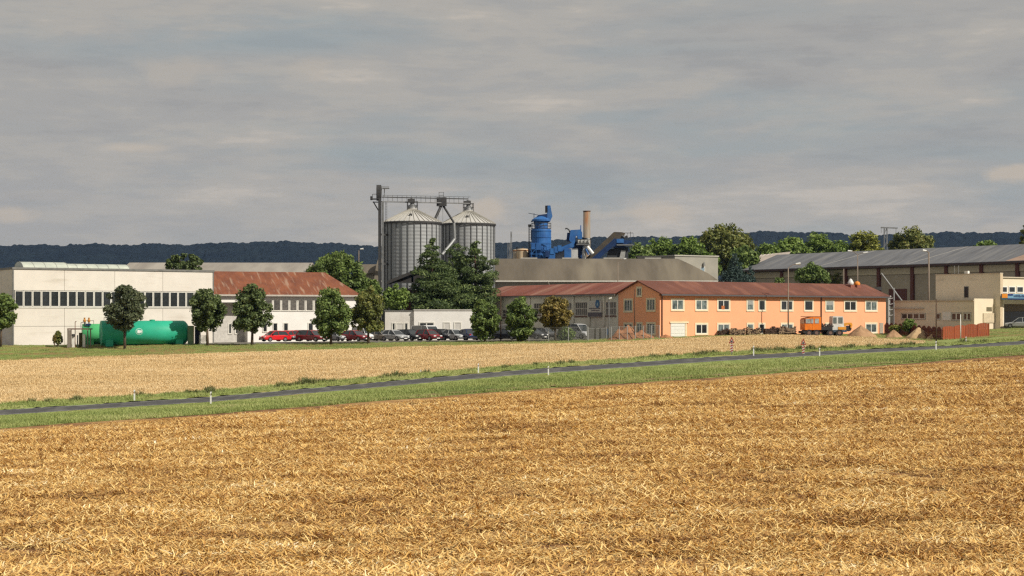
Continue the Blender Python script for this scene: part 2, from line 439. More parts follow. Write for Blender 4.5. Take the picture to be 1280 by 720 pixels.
# uneven density: swaths of thicker and thinner straw
def lumps(p, a, b, seed):
    rg = np.random.RandomState(seed); s = np.zeros(len(p))
    for i in range(14):
        th = rg.uniform(-.35, .35)+(np.pi if rg.rand() < .5 else 0); f = rg.uniform(a, b)
        s += np.sin((p[:, 0]*np.sin(th)*.5+p[:, 1]*np.cos(th))*f+rg.rand()*6.3+np.sin(p[:, 0]*f*.3+rg.rand()*6)*1.5)
    return s/math.sqrt(14)
pa = fan(33000, cst(50), cst(105), 21, far=1.0)
rgs = np.random.RandomState(5)
def vnoise(p, sx, sy, seed):
    rg = np.random.RandomState(seed); g_ = rg.rand(256, 256); x_ = p[:, 0]/sx+97; y_ = p[:, 1]/sy+31
    i, j_ = np.floor(x_).astype(int), np.floor(y_).astype(int); fx, fy = x_-i, y_-j_; fx = fx*fx*(3-2*fx); fy = fy*fy*(3-2*fy)
    h_ = lambda a, b: g_[a % 256, b % 256]
    return (h_(i, j_)*(1-fx)+h_(i+1, j_)*fx)*(1-fy)+(h_(i, j_+1)*(1-fx)+h_(i+1, j_+1)*fx)*fy
def patchy(p, s): return .42*vnoise(p, 6.5, 3.2, s)+.33*vnoise(p, 1.7, 1.5, s+1)+.25*vnoise(p, 16, 5, s+2)
la = patchy(pa, 3); sc = .34+.66*la+rgs.rand(len(pa))**2.2*.85
ka = rgs.rand(len(pa)) < np.clip((la-.26)*4.5, .30, 1)*.9; pa = pa[ka]; sc = sc[ka]
scatter('stubble_straw', 'loose straw strewn over the near part of the harvested field', pa, np.clip(sc, .5, 1.5), src, 1)
pb = fan(38000, cst(105), lambda u: d1(u)-3, 22, far=1.0)
lb = patchy(pb, 9)*1.0
edge = np.clip((line_d(155, 640+F*pb[:, 0]/pb[:, 1])-pb[:, 1]-3)/14, 0, 1)
kb = (rgs.rand(len(pb)) < edge**.7+.12) & (rgs.rand(len(pb)) < np.clip((lb-.27)*5.0, .35, 1))
pb = pb[kb]; sb = (.55+.62*lb[kb]+rgs.rand(kb.sum())**2*.85)*(.5+.5*edge[kb])
scatter('field_straw', 'straw covering the farther part of the harvested field', pb, np.clip(sb, .4, 1.7), src, 2)

GB = tmat('grass_blades', [(0, (0.13, 0.18, 0.05)), (.4, (0.25, 0.305, 0.085)), (.75, (0.37, 0.40, 0.14)), (1, (0.55, 0.50, 0.26))], .6, .12, bands=2, w=.5)
gs = []
for k in range(3):
    o = blades('grass', 46, .55, .16, .44, .035, (40, 88), GB, 40+k, .3); o.location = gp(420+k*130, 497-k*9)
    gs.append(tag(o, 'tuft of green grass on the verge below the road', None, None, 'stuff'))
p = fan(15000, d1, rd(-3.1), 31, far=0)
rdd = np.clip((ROADY+SL*p[:, 0]-3.4-p[:, 1])/6, 0, 1)
scatter('verge_grass', 'uneven green grass on the verge below the road', p, (.22+rgs.rand(len(p))*.3)*(.55+.9*rdd), gs, 3)
p = fan(4600, rd(2.9), dw, 32, far=0)
scatter('roadside_grass', 'rough grass between the road and the grain', p, .3+rgs.rand(len(p))*.5, gs, 4)
p = fan(8200, d3, d4, 33, far=0)
scatter('bank_grass', 'grass growing on the bank in front of the factory', p, .2+rgs.rand(len(p))*.3, gs, 5)
WS = tmat('wheat_stalks', [(0, (0.46, 0.32, 0.15)), (.5, (0.67, 0.50, 0.26)), (1, (0.80, 0.65, 0.41))], .6, .10, bands=3, w=.4)
wsr = []
for k in range(3):
    o = blades('grain_stalks', 90, .75, .10, .22, .03, (40, 88), WS, 60+k, .3, base=.0); o.location = gp(300+k*150, 470-k*4)
    wsr.append(tag(o, 'tuft of ripe grain stalks in the middle field', None, None, 'stuff'))
p = fan(31000, dw, d3, 34, uhi=1150, far=0)
scatter('ripe_grain', 'ripe grain standing in the field beyond the road', p, .6+rgs.rand(len(p))*.5, wsr, 6)
# darker tall weeds along the far roadside
WD = tmat('weed_leaves', [(0, (0.07, 0.085, 0.03)), (.6, (0.15, 0.17, 0.06)), (1, (0.32, 0.23, 0.11))], .7, .5)
wds = []
for k in range(3):
    o = blades('weeds', 70, .5, .25, .75, .06, (45, 88), WD, 80+k, .35); o.location = gp((262, 380, 960)[k], (490, 479, 440)[k])
    wds.append(tag(o, ('dark weeds beside the road behind the roadside post', 'clump of dark weeds at the edge of the grain', 'dark weeds below the woodpiles at the road')[k], None, None, 'stuff'))
wp = []
for (u0, u1, n, k) in ((86, 100, 5, 7.2), (128, 136, 4, 7.2), (246, 285, 22, 7.0), (300, 306, 4, 7), (345, 375, 9, 7.2), (380, 418, 26, 7.2), (470, 478, 6, 7), (500, 510, 8, 7), (810, 826, 10, 6.8), (866, 880, 9, 6), (930, 1045, 62, 6.6), (1055, 1066, 10, 6.5), (1110, 1150, 34, 7.2), (1215, 1250, 8, 6), (-60, 1300, 110, 7)):
    for _ in range(n):
        u = rgs.uniform(u0, u1); D = float(line_d(ROADY+k+rgs.uniform(-1.2, 1.2), u)); wp.append(G(u, D))
scatter('roadside_weeds', 'scattered dark weeds along the far edge of the road', np.array([tuple(q) for q in wp]), .2+rgs.rand(len(wp))**2.5*.8, wds, 7)

# ------------------------------------------------------------ wooded hills
def hills(name, yt, D0, D1_, seed, colr, c2, lab, u0=-500, u1=1800, crown=9.0):
    """forested slope whose crest is seen at height yt(u); tree crowns as domes"""
    rg = np.random.RandomState(seed)
    sx = 2.6; x = np.arange((u0-640)/F*D0, (u1-640)/F*D0, sx); rows = 60
    t = np.linspace(0, 1, rows); Yv = D0+(D1_-D0)*t
    X, Yg = np.meshgrid(x, Yv); X = X*(Yg/D0)
    u = 640+F*X/Yg; top = (YH-yt(u))*D1_/F
    base = -4+(top+4-crown*.75)*np.minimum(1, 1-(1-np.minimum(t, 1))**1.7)[:, None]
    cell = crown
    cx = np.floor(X/cell); cyy = np.floor(Yg/cell); best = np.full(X.shape, -9.0)
    def h(a, b, s): return np.modf(np.abs(np.sin(a*127.1+b*311.7+s*74.7)*43758.5453))[0]
    for i in (-1, 0, 1):
        for j in (-1, 0, 1):
            ax = cx+i; by = cyy+j
            px = (ax+h(ax, by, 1))*cell; py = (by+h(ax, by, 2))*cell
            rr = cell*(.55+.35*h(ax, by, 3)); hh = crown*(.3+.45*h(ax, by, 4))
            d2 = ((X-px)**2+(Yg-py)**2)/rr**2
            best = np.maximum(best, hh*np.sqrt(np.clip(1-d2, 0, 1))+crown*.25*h(ax, by, 5)*(d2 < 1))
    Zv = base+np.maximum(best, -2); Zv[0] = -12
    V = np.stack([X, Yg, Zv], -1).reshape(-1, 3); n = len(x)
    i = np.arange(rows-1)[:, None]*n+np.arange(n-1)[None, :]
    Q = np.stack([i, i+1, i+n+1, i+n], -1).reshape(-1, 4)
    m = mat(name+'_forest', colr, .95, c2, .02, (.3, .7), coord='World', spec=0.1)
    tag(npmesh(name, V, Q, m), lab, None, None, 'structure')
hy = lambda u: np.interp(u, [-400, 0, 90, 150, 300, 380, 460, 560, 640, 720, 800, 870, 960, 1040, 1110, 1190, 1280, 1800], [307, 306, 305, 306.5, 302.5, 303.5, 305.5, 306, 302, 298, 297, 293.5, 290.5, 290.5, 294, 291, 289.5, 287])+1.0*np.sin(u*.031)+.7*np.sin(u*.083+1)+.5*np.sin(u*.19)
hills('hills', hy, 2700, 3250, 1, (0.012, 0.019, 0.022), (0.006, 0.010, 0.014), 'long dark wooded ridge on the horizon')
# ------------------------------------------------------------ buildings
class Face:
    """a wall plane: origin at its left foot, s along it, y into the building, z up; turns photo points into s, z"""
    def __init__(s, ox, oy, oz, dx, dy):
        n = math.hypot(dx, dy); s.o = (ox, oy, oz); s.d = (dx/n, dy/n); s.rz = math.atan2(dy, dx); s.b = (-dy/n, dx/n)
    def hit(s, u, y, t=0.0):
        k = (u-640)/F; ox = s.o[0]+s.b[0]*t; oy = s.o[1]+s.b[1]*t
        q = (k*oy-ox)/(s.d[0]-k*s.d[1]); D = oy+s.d[1]*q
        return q, (YH-y)*D/F-s.o[2]
    def root(s, name, label, cat, group=None): return thing(name, label, cat, s.o, s.rz, group)
GLASS = mat('dark_glass', (0.035, 0.040, 0.042), 0.12, (0.018, 0.02, 0.02), 1.2, spec=.5, rnd=.3)
GLASSL = mat('pale_glass', (0.16, 0.20, 0.19), 0.15, (0.04, 0.05, 0.05), 1.5, spec=.5, rnd=.3)
FRAME = mat('window_white', (0.74, 0.72, 0.66), .5, (0.6, 0.58, 0.52), 3)
def window(par, s0, s1, z0, z1, y=0.0, fr=.12, proud=.06, m=FRAME, glass=GLASS, mull=0, trans=False, sash=FRAME, inner=.06, blind=None, side=1, bar=.07):
    """surround mesh with a pane and a sash as its pieces; side=1 on a wall facing -y"""
    q = -side
    def bx(mb, a, b, c, d, p0, p1):
        lo, hi = sorted((y+q*p0, y+q*p1)); mb.box(a, b, lo, hi, c, d)
    w = MB()
    bx(w, s0, s1, z1-fr, z1, -.02, proud); bx(w, s0, s1, z0, z0+fr, -.02, proud+.03)
    bx(w, s0, s0+fr, z0+fr, z1-fr, -.02, proud); bx(w, s1-fr, s1, z0+fr, z1-fr, -.02, proud)
    o = w.build('window', m, par)
    a, b, c, d = s0+fr, s1-fr, z0+fr, z1-fr
    g = MB(); bx(g, a, b, c, d, -.02, .012); g.build('pane', glass, o)
    if sash:
        h = MB(); t = inner
        bx(h, a, b, d-t, d, .012, .035); bx(h, a, b, c, c+t, .012, .035); bx(h, a, a+t, c+t, d-t, .012, .035); bx(h, b-t, b, c+t, d-t, .012, .035)
        for k in range(mull):
            x = a+(b-a)*(k+1)/(mull+1); bx(h, x-bar/2, x+bar/2, c+t, d-t, .012, .04)
        if trans: zz = c+(d-c)*trans; bx(h, a+t, b-t, zz-bar/2, zz+bar/2, .012, .034)
        h.build('sash', sash, o)
    if blind:
        k = MB(); bx(k, a+t, b-t, c+(d-c)*blind[0], d-t, .012, .02); k.build('blind', blind[1], o)
    return o
def gable_roof(par, x0, x1, y0, y1, zE, zR, m, th=.16, ov=.45, name='roof', split=None, hipL=0, hipR=0):
    """pitched roof, ridge along x; hip = how far the ridge end is drawn in"""
    ym = (y0+y1)/2; k = (zR-zE)/(ym-y0); zo = zE-k*ov
    a0, a1 = x0-ov*(.6), x1+ov*(.6); r0, r1 = x0-ov*.6+hipL, x1+ov*.6-hipR
    mb = MB()
    mb.slab([(a0, y0-ov, zo+th), (a1, y0-ov, zo+th), (r1, ym, zR+th), (r0, ym, zR+th)], th)
    mb.slab([(a1, y1+ov, zo+th), (a0, y1+ov, zo+th), (r0, ym, zR+th), (r1, ym, zR+th)], th)
    if hipL: mb.slab([(a0, y1+ov, zo+th), (a0, y0-ov, zo+th), (r0, ym, zR+th)], th)
    if hipR: mb.slab([(a1, y0-ov, zo+th), (a1, y1+ov, zo+th), (r1, ym, zR+th)], th)
    return mb.build(name, m, par)
PANEL = mat('cream_panel', (0.68, 0.635, 0.57), .8, (0.62, 0.575, 0.51), .35, rnd=.035, extra=((0.45, 0.40, 0.33), .5, (.5, 1, 3), .56, .75, .5))
GTRIM = mat('grey_trim', (0.20, 0.195, 0.18), .6, (0.13, 0.13, 0.12), 1)
# --- white flat-roofed workshop, far left
fw = Face(-62.97, 222, -3.55, 22.97, 14)
W_ = fw.root('workshop', 'long white flat-roofed workshop with a band of dark windows behind the green tank', 'building')
Lw = 26.9; hw = 10.0
core = MB().box(.12, Lw-.12, .14, 20, 0, hw-.2); core.build('wall', mat('wall_core', (0.30, 0.27, 0.23), .9), W_)
j = [fw.hit(u, 400)[0] for u in (80.6, 143.5, 203.5)]
ed = [0]+j+[Lw]
zt, zb, zm = 7.1, 5.0, 2.55
for a, b in zip(ed[:-1], ed[1:]):
    for c, d in ((0, zm), (zm, zb), (zt, hw-.25)):
        MB().box(a+.02, b-.02, 0, .14, c+.02, d-.02).build('wall_panel', PANEL, W_)
for k in range(4):
    MB().box(0, .12, .14+k*5, .14+k*5+4.96, 0, hw-.25).build('wall_panel', PANEL, W_)
MB().box(-.08, Lw+.08, -.10, 20.1, hw-.24, hw+.02).build('roof_edge', GTRIM, W_)
MB().box(Lw-.14, Lw+.02, -.05, .13, 0, hw-.26).build('downpipe', GTRIM, W_)
MB().box(-.04, .14, -.05, .15, 0, hw-.26).build('downpipe', GTRIM, W_)
MB().box(.15, Lw-.15, .10, .139, zb, zt).build('window_back', mat('dark_void', (0.03, .03, .028), .8), W_)
nwin = 23; s0 = fw.hit(18.2, 370)[0]; s1 = fw.hit(263, 370)[0]; pw = (s1-s0)/nwin
wmesh = None
for k in range(nwin):
    if wmesh is None:
        wmesh = window(W_, s0+.02, s0+pw-.02, zb+.03, zt-.03, y=.0, fr=.075, proud=-.0+.02, inner=.02, bar=.03)
        wmesh['_k'] = 1; del wmesh['_k']
    else:
        c = wmesh.copy(); C.objects.link(c); c.location = (k*pw, 0, 0)
        for ch in wmesh.children: d = ch.copy(); C.objects.link(d); d.parent = c
MB().box(.0, Lw, -.07, .0, zb-.12, zb-.01).build('sill', FRAME, W_)
# barrel rooflights
SKYL = mat('fibreglass', (0.50, 0.53, 0.45), .4, (0.38, 0.41, 0.35), .8, spec=.4)
def barrel(par, x0, x1, y0, y1, z, h, nm='rooflight'):
    n = 9; mb = MB(); vs = []
    for x in (x0, x1):
        for i in range(n+1):
            t = math.pi*i/n; vs.append((x, (y0+y1)/2-math.cos(t)*(y1-y0)/2, z+math.sin(t)*h))
    mb.add(vs, [(i, i+1, n+2+i, n+1+i) for i in range(n)]+[tuple(range(n+1)), tuple(range(n+1, 2*n+2))])
    o = mb.build(nm, SKYL, par, smooth=False)
    k = int((x1-x0)/1.2)
    ri = MB()
    for q in range(k+1):
        x = x0+(x1-x0)*q/k
        vs = []
        for xx in (x-.03, x+.03):
            for i in range(n+1):
                t = math.pi*i/n; vs.append((xx, (y0+y1)/2-math.cos(t)*((y1-y0)/2+.04), z+math.sin(t)*(h+.04)))
        ri.add(vs, [(i, i+1, n+2+i, n+1+i) for i in range(n)])
    tag(ri.build('rib', mat('rib_grey', (0.35, .36, .33), .6), o), kind='stuff')
a = fw.hit(24, 330, 4)[0]; b = fw.hit(80, 330, 4)[0]; c = fw.hit(157, 330, 4)[0]
barrel(W_, a, b, 2.0, 6.5, hw-.3, 1.15); barrel(W_, b-.1, c, 2.2, 6.6, hw-.3, 1.0)

# --- rust-red hip-roofed office, next to it
fr_ = Face(-40.2, 237.6, -3.5, 20.9, 9.0)
RB = fr_.root('office_building', 'white building with a streaked rust-red hipped roof behind two front trees', 'building')
RUST = mat('rust_roof', (0.215, 0.075, 0.036), .75, (0.135, 0.047, 0.026), .9, stretch=(1, .6, .6), extra=((0.34, 0.24, 0.17), .9, (2.4, .35, .35), .55, .68, .6), bump=.3, bscale=6)
WWALL = mat('white_wall', (0.80, 0.78, 0.74), .85, (0.73, 0.71, 0.67), .5)
Lr = fr_.hit(448, 400)[0]; ze = fr_.hit(300, 366.5)[1]; zr = fr_.hit(300, 340.5, 5)[1]
sr = fr_.hit(309.5, 400)[0]
MB().box(sr, Lr, 0, 10, 0, ze).build('wall', WWALL, RB)
MB().box(.0, sr-.003, 1.8, 10, 0, ze).build('wall', mat('porch_wall_shaded', (0.60, 0.575, 0.53), .85), RB)  # recessed part of the white wall, its shade greyed into the colour
MB().box(.0, sr-.003, -.1, 1.797, ze-1.25, ze).build('porch_beam', WWALL, RB)
gable_roof(RB, 0, Lr, 0, 10, ze, zr, RUST, hipR=3.6, ov=.5, th=.12)
MB().box(-.2, Lr+.5, -.62, -.5, ze-.40, ze-.18).build('gutter', mat('gutter_pale', (0.5, .46, .4), .5), RB)
s0, z0 = fr_.hit(341, 389); z1 = fr_.hit(341, 374.5)[1]; s1 = fr_.hit(392, 389)[0]; pw = (s1-s0)/5
for k in range(-2, 9):
    if s0+pw*k < sr+.3 or s0+pw*(k+1) > Lr-.3: continue
    window(RB, s0+pw*k+.03, s0+pw*(k+1)-.03, z0, z1, fr=.07, inner=.05, glass=mat('curtain_glass', (0.14, 0.13, 0.115), .3, (0.07, .065, .06), 3, spec=.4, rnd=.2), bar=.04)
for (ua, ub) in ((328, 334.5), (340.5, 347.5), (353.8, 360.8), (384.5, 392), (403, 410), (428, 435)):
    a, z0 = fr_.hit(ua, 415.5); b, z1 = fr_.hit(ub, 403)
    if b < Lr: window(RB, a, b, z0, z1, fr=.14, inner=.05, sash=None)
for (ua, ub, ya, yb) in ((285, 290, 404, 418), (293.5, 298, 406, 418), (283, 307, 372.5, 380)):
    a, z0 = fr_.hit(ua, yb, 1.8); b, z1 = fr_.hit(ub, ya, 1.8)
    window(RB, a, b, z0, z1, y=1.8, fr=.1, inner=.05, mull=2 if ub-ua > 10 else 0)
# --- white low annex in two parts behind the parked cars
fl = Face(P(481, 249, 0).x, 249, -3.4, 1, .0)
ANX = fl.root('car_park_annex', 'low white flat-roofed annex behind the row of parked cars', 'building')
sA = fl.hit(517.5, 400)[0]; sB = fl.hit(593, 400)[0]; zA = fl.hit(500, 389)[1]; zB = fl.hit(550, 388)[1]
wA = mat('annex_wall', (0.70, 0.68, 0.64), .85, (0.58, 0.55, 0.5), .6)
MB().box(0, sA-.003, .45, 8, 0, zA).build('wall', wA, ANX)
MB().box(sA, sB, 0, 8.2, 0, zB).build('wall', WWALL, ANX)
MB().box(-.1, sA-.01, .35, 8.1, zA, zA+.12).build('roof_edge', GTRIM, ANX)
MB().box(sA-.05, sB+.1, -.1, 8.3, zB, zB+.13).build('roof_edge', mat('edge_pale', (0.66, .63, .58), .6), ANX)
SHUT = mat('roller_blind', (0.60, 0.58, 0.54), .7, (0.52, 0.5, 0.47), 4, stretch=(1, 1, 12))
for (ua, ub, ya, yb, gl, t, mu) in ((489.5, 494.5, 403, 413.5, GLASS, .45, 0), (495, 504.5, 403.5, 414, SHUT, .45, 0), (505, 510.5, 403, 413.5, GLASS, .45, 0),
                         (523.5, 543, 402.5, 413.5, GLASS, 0, 1), (554, 563, 402.5, 413, SHUT, 0, 0), (567.3, 576.8, 402.5, 413, SHUT, 0, 0)):
    a, z0 = fl.hit(ua, yb, t); b, z1 = fl.hit(ub, ya, t)
    window(ANX, a, b, z0, z1, y=t, fr=.12, inner=.05, glass=gl, mull=mu, bar=.14)

# --- cream wing with the long red roof, its wall turned away from the sun
fg = Face(-6.4, 272, -2.9, 20.5, -38.6)
WG = fg.root('factory_wing', 'long grey-cream wing with a low red roof and a sign board on its wall', 'building')
Lg = 43.7-.05
zE = 3.34+2.9; zR = 4.83+2.9
RROOF = mat('red_sheet_roof', (0.25, 0.085, 0.058), .8, (0.17, 0.055, 0.038), .35, stretch=(1, .5, .5), bump=.2, bscale=5,
            extra=((0.36, 0.20, 0.14), .16, (2.6, .5, .5), .50, .66, .55))
GCREAM = mat('grey_cream_render', (0.64, 0.615, 0.52), .9, (0.56, 0.54, 0.455), .3, extra=((0.38, 0.36, 0.30), .6, (1, 1, .35), .55, .8, .5))
MB().box(0, Lg, 0, 8, 0, zE).build('wall', GCREAM, WG)
gable_roof(WG, 0, Lg-.2, 0, 8, zE, zR, RROOF, hipL=4, ov=.35, th=.12)
MB().box(-.2, Lg-.1, -.5, -.38, zE-.28, zE-.1).build('gutter', GTRIM, WG)
GLW = mat('grid_glass', (0.13, 0.115, 0.10), .35, (0.06, .055, .05), 2, rnd=.2)
for (ua, ub, ya, yb, mu) in ((628, 637, 386, 397.5, 1), (648, 660, 378, 396, 2), (667, 677.5, 377.5, 394.5, 2), (687, 698, 377, 395.5, 3), (705, 715.5, 376.7, 396, 3), (718.7, 735.2, 376, 396, 5), (756.8, 771.4, 375.5, 395.5, 3)):
    a, z0 = fg.hit(ua, yb); b, z1 = fg.hit(ub, ya)
    window(WG, a, b, z0, z1, fr=.16, proud=.05, m=GCREAM, glass=GLW, mull=mu, trans=.52, sash=mat('old_sash', (0.46, .43, .38), .6), inner=.09, bar=.12)
    MB().box(a+.1, b-.1, -.12, -.085, z0-.05, z0+.14).build('sill', mat('brown_sill', (0.14, .07, .05), .7), WG)
# pilasters between the bays
for u in (645, 662.5, 683, 701, 717, 737, 755.5):
    a = fg.hit(u, 390)[0]; MB().box(a-.25, a+.25, -.16, -.003, 1.9, zE-.3).build('pilaster', GCREAM, WG)
# sign board (one object, fixed to the wall)
a, z0 = fg.hit(737.8, 396); b, z1 = fg.hit(754, 375.8)
SB = tag(MB().box(a, b, -.30, -.165, z0, z1).build('sign_board', mat('board_face', (0.56, 0.54, 0.48), .6), WG))
bw = b-a; bh = z1-z0
MB().box(a-.1, b+.1, -.35, -.301, z0+.02*bh, z0+.27*bh).build('name_band', mat('band_dark', (0.10, 0.09, 0.11), .6), SB)
g = MB(); g.tube((a+.72*bw, -.30, z0+.80*bh), (a+.72*bw, -.36, z0+.80*bh), .16*bw, n=20); g.build('globe_emblem', mat('emblem_blue', (0.03, 0.12, 0.26), .5), SB)
g = MB(); g.tube((a+.74*bw, -.36, z0+.78*bh), (a+.74*bw, -.375, z0+.78*bh), .06*bw, n=16); g.build('emblem_centre', mat('emblem_pale', (0.25, 0.38, 0.45), .5), SB)
tx = MB(); rg_ = random.Random(3)
for zz, h_, x0_, x1_ in ((.53, .045, .06, .90), (.40, .035, .22, .86)):
    x = x0_
    while x < x1_:
        w_ = rg_.uniform(.03, .07); tx.box(a+x*bw, a+min(x+w_, x1_)*bw, -.318, -.301, z0+(zz-h_)*bh, z0+(zz+h_*rg_.uniform(.4, 1))*bh); x += w_+.018
for k in range(8): tx.box(a+(.12+k*.1)*bw, a+(.18+k*.1)*bw, -.362, -.351, z0+.09*bh, z0+.19*bh)
tag(tx.build('lettering', mat('letter_grey', (0.15, 0.13, 0.14), .6), SB), kind='stuff')

# --- orange building
fo = Face(19.07, 227, -2.6, .791, .612)
OB = fo.root('orange_building', 'two-storey orange building with a red tiled gable roof and cream window surrounds', 'building')
Lo = 44.1; Wo = 8.1; zE = 3.3+2.6; zR = 4.83+2.6
OR = mat('orange_render', (0.82, 0.385, 0.21), .9, (0.785, 0.36, 0.195), .5, extra=((0.55, 0.25, 0.13), .5, (.9, .9, .25), .62, .82, .18))
TILE = mat('red_tile_roof', (0.155, 0.060, 0.040), .8, (0.115, 0.045, 0.031), .55, stretch=(1, .7, .7), bump=.5, bscale=12, extra=((0.28, 0.12, 0.075), .3, (1.8, .6, .6), .52, .7, .5))
CREAM = mat('cream_surround', (0.74, 0.64, 0.44), .8, (0.66, .56, .38), 2)
w = MB(); w.prism([(0, -.6), (Wo, -.6), (Wo, zE), (Wo/2, zR), (0, zE)], 0, Lo, 'x'); w.build('wall', OR, OB)
gable_roof(OB, 0, Lo, 0, Wo, zE, zR, TILE, ov=.5, th=.14)
MB().box(-.2, Lo+.2, -.66, -.5, zE-.36, zE-.16).build('gutter', mat('gutter_dark', (0.10, .095, .10), .5), OB)
MB().box(-.15, Lo+.15, -.16, -.003, zE-.34, zE-.22).build('eaves_board', mat('eaves_brown', (0.12, .05, .035), .8), OB)
for u in (827, 1026):
    a = fo.hit(u, 400)[0]; MB().tube((a, -.12, 0), (a, -.12, zE-.2), .07).build('downpipe', mat('pipe_brown', (0.11, .05, .035), .5), OB)
CURT = mat('net_curtain', (0.33, 0.34, 0.32), .8, (0.22, .23, .22), 6)
up = [(838.3, 855.3, 1), (868.5, 885, 1), (896, 912.7, 1), (932.7, 942.6, 0), (947.4, 957.3, 0), (975, 991.7, 1), (1004.7, 1016.8, 0), (1031.2, 1042.7, 0), (1054.4, 1071, 1), (1080.8, 1096.9, 1)]
dn = [(868.5, 885, 1), (896, 912.7, 1), (933, 942.5, 0), (947.6, 956.5, 0), (975.5, 992, 1), (1004.5, 1016.5, 0), (1031.2, 1042.7, 0), (1081, 1096.6, 1)]
for i, (ua, ub, wide) in enumerate(up):
    a = fo.hit(ua, 380)[0]; b = fo.hit(ub, 380)[0]; z1 = 2.62+2.6; z0 = .93+2.6
    window(OB, a, b, z0, z1, fr=.20 if wide else .17, m=CREAM, mull=1 if wide else 0, glass=GLASSL if i in (0, 1, 3, 7, 9) else GLASS, bar=.12 if wide else .06, inner=.08, blind=(.55, CURT) if i in (3, 7) else None)
for i, (ua, ub, wide) in enumerate(dn):
    a = fo.hit(ua, 410)[0]; b = fo.hit(ub, 410)[0]; z1 = -.58+2.6; z0 = -2.2+2.6
    window(OB, a, b, z0, z1, fr=.20 if wide else .17, m=CREAM, mull=1 if wide else 0, glass=GLASSL if i % 3 else GLASS, bar=.12, inner=.08)
# warm light-coloured box on a sill of the third window
a = fo.hit(903.5, 384)[0]; MB().box(a-.28, a+.28, -.05, -.045+.03, .93+2.6+.27, .93+2.6+.75).build('window_curtain', mat('orange_curtain', (0.5, .16, .05), .8), OB)
# garage door
a, z0 = fo.hit(838, 422); b, z1 = fo.hit(855.8, 404)
gd = MB().box(a, b, -.05, .01, z0-.4, z1).build('garage_door', mat('door_white', (0.68, .68, .62), .5, (0.62, .62, .57), 2), OB)
for k in range(4):
    MB().box(a+.06, b-.06, -.075, -.052, z0+k*(z1-z0)/4+.06, z0+(k+1)*(z1-z0)/4-.04).build('door_panel', MATS['door_white'], gd)
MB().box(a-.15, b+.6, -.14, -.003, z1+.01, z1+.22).build('lintel', CREAM, OB)
MB().box(b+.05, b+.32, -.08, -.004, z0-.4, z1).build('door_jamb', CREAM, OB)
# gable face: its own plane for reading positions, local x = 0 side
fgb = Face(19.07-.612*Wo, 227+.791*Wo, -2.6, .612, -.791)
def gwin(ua, ub, ya, yb, mull=1):
    a, z0 = fgb.hit(ua, yb); b, z1 = fgb.hit(ub, ya)      # s runs from the back corner to the front corner
    y1, y0 = Wo-a, Wo-b
    f = .2; w = MB()
    w.box(-.07, .02, y0, y1, z1-f, z1); w.box(-.09, .02, y0, y1, z0, z0+f); w.box(-.07, .02, y0, y0+f, z0+f, z1-f); w.box(-.07, .02, y1-f, y1, z0+f, z1-f)
    o = w.build('window', CREAM, OB)
    MB().box(-.012, .02, y0+f, y1-f, z0+f, z1-f).build('pane', GLASSL, o)
    h = MB()
    for k in range(mull): yy = y0+f+(y1-y0-2*f)*(k+1)/(mull+1); h.box(-.04, -.012, yy-.05, yy+.05, z0+f, z1-f)
    h.box(-.04, -.012, y0+f, y1-f, z1-f-.07, z1-f); h.box(-.04, -.012, y0+f, y1-f, z0+f, z0+f+.07)
    h.build('sash', FRAME, o)
gwin(779.8, 791.4, 373, 390.7, 2); gwin(807.9, 819.8, 372.2, 389.8, 2); gwin(795.7, 802.8, 358, 371.6, 1)
gwin(779.8, 791.4, 403, 420, 2); gwin(795.5, 803.5, 402.5, 420, 1); gwin(808, 819.8, 402.5, 419, 2)
# two roof vents with coloured caps
for u, cap, cm in ((1063.3, 'vent_cap', mat('cap_white', (0.75, .74, .72), .4)), (1071.4, 'vent_cap', mat('cap_orange', (0.75, .25, .03), .5))):
    a, zz = fo.hit(u, 352, 3.0); ch = MB().box(a-.42, a+.42, 2.6, 3.4, zE+.5, 7.42).build('chimney', mat('chimney_brick', (0.26, .10, .07), .9), OB)
    MB().lathe([(.02, 8.35), (.20, 8.2), (.42, 7.8), (.42, 7.5), (.30, 7.43)] if u < 1067 else [(.02, 7.98), (.3, 7.9), (.45, 7.62), (.4, 7.43)], 14, (a, 3.0)).build(cap, cm, ch, smooth=True)
# meter box by the right corner
a, z0 = fo.hit(1099.3, 416.5); b, z1 = fo.hit(1103.8, 403.5)
vb = MB().box(a, b, -.07, -.003, z0, z1).build('wall_vent', mat('vent_grey', (0.38, .33, .26), .6), OB)
tag(vb)

# --- big brown barn in the middle
fb = Face(P(470, 292, 0).x, 292, -4.0, 1, 0.0)
BRN = fb.root('barn', 'long brown vaulted barn roof behind the silos and the red wing', 'building')
BROOF = mat('barn_roof', (0.145, 0.122, 0.092), .9, (0.095, 0.08, 0.06), .12, stretch=(2.5, .5, .5), bump=.3, bscale=3, extra=((0.22, 0.19, 0.14), .08, (3, .5, .5), .5, .68, .6))
PW = mat('pale_wall', (0.42, 0.40, 0.34), .9, (0.34, .32, .28), .5)
zE = 6.6+4; zR = fb.hit(700, 323.3, 11)[1]; Lb = fb.hit(893, 350)[0]; rx = fb.hit(845, 324, 11)[0]
n = 8; vs = []; fs = []
prof = [(11*t, zE+(zR-zE)*(math.sin(t*math.pi/2)**.92 if t else 0)) for t in [i/n for i in range(n+1)]]
prof2 = prof+[(22-a_, b_) for a_, b_ in prof[-2::-1]]
mb = MB(); m_ = len(prof2)
for xx, k in ((-.3, 0), (1, 1)):
    for yy, zz in prof2:
        t = (zz-zE)/(zR-zE)
        mb.v.append((xx if k == 0 else Lb+.6-(Lb+.6-rx)*t, yy-(.7 if yy < .1 else 0)+(.7 if yy > 21.9 else 0), zz-(.35 if zz <= zE else 0)))
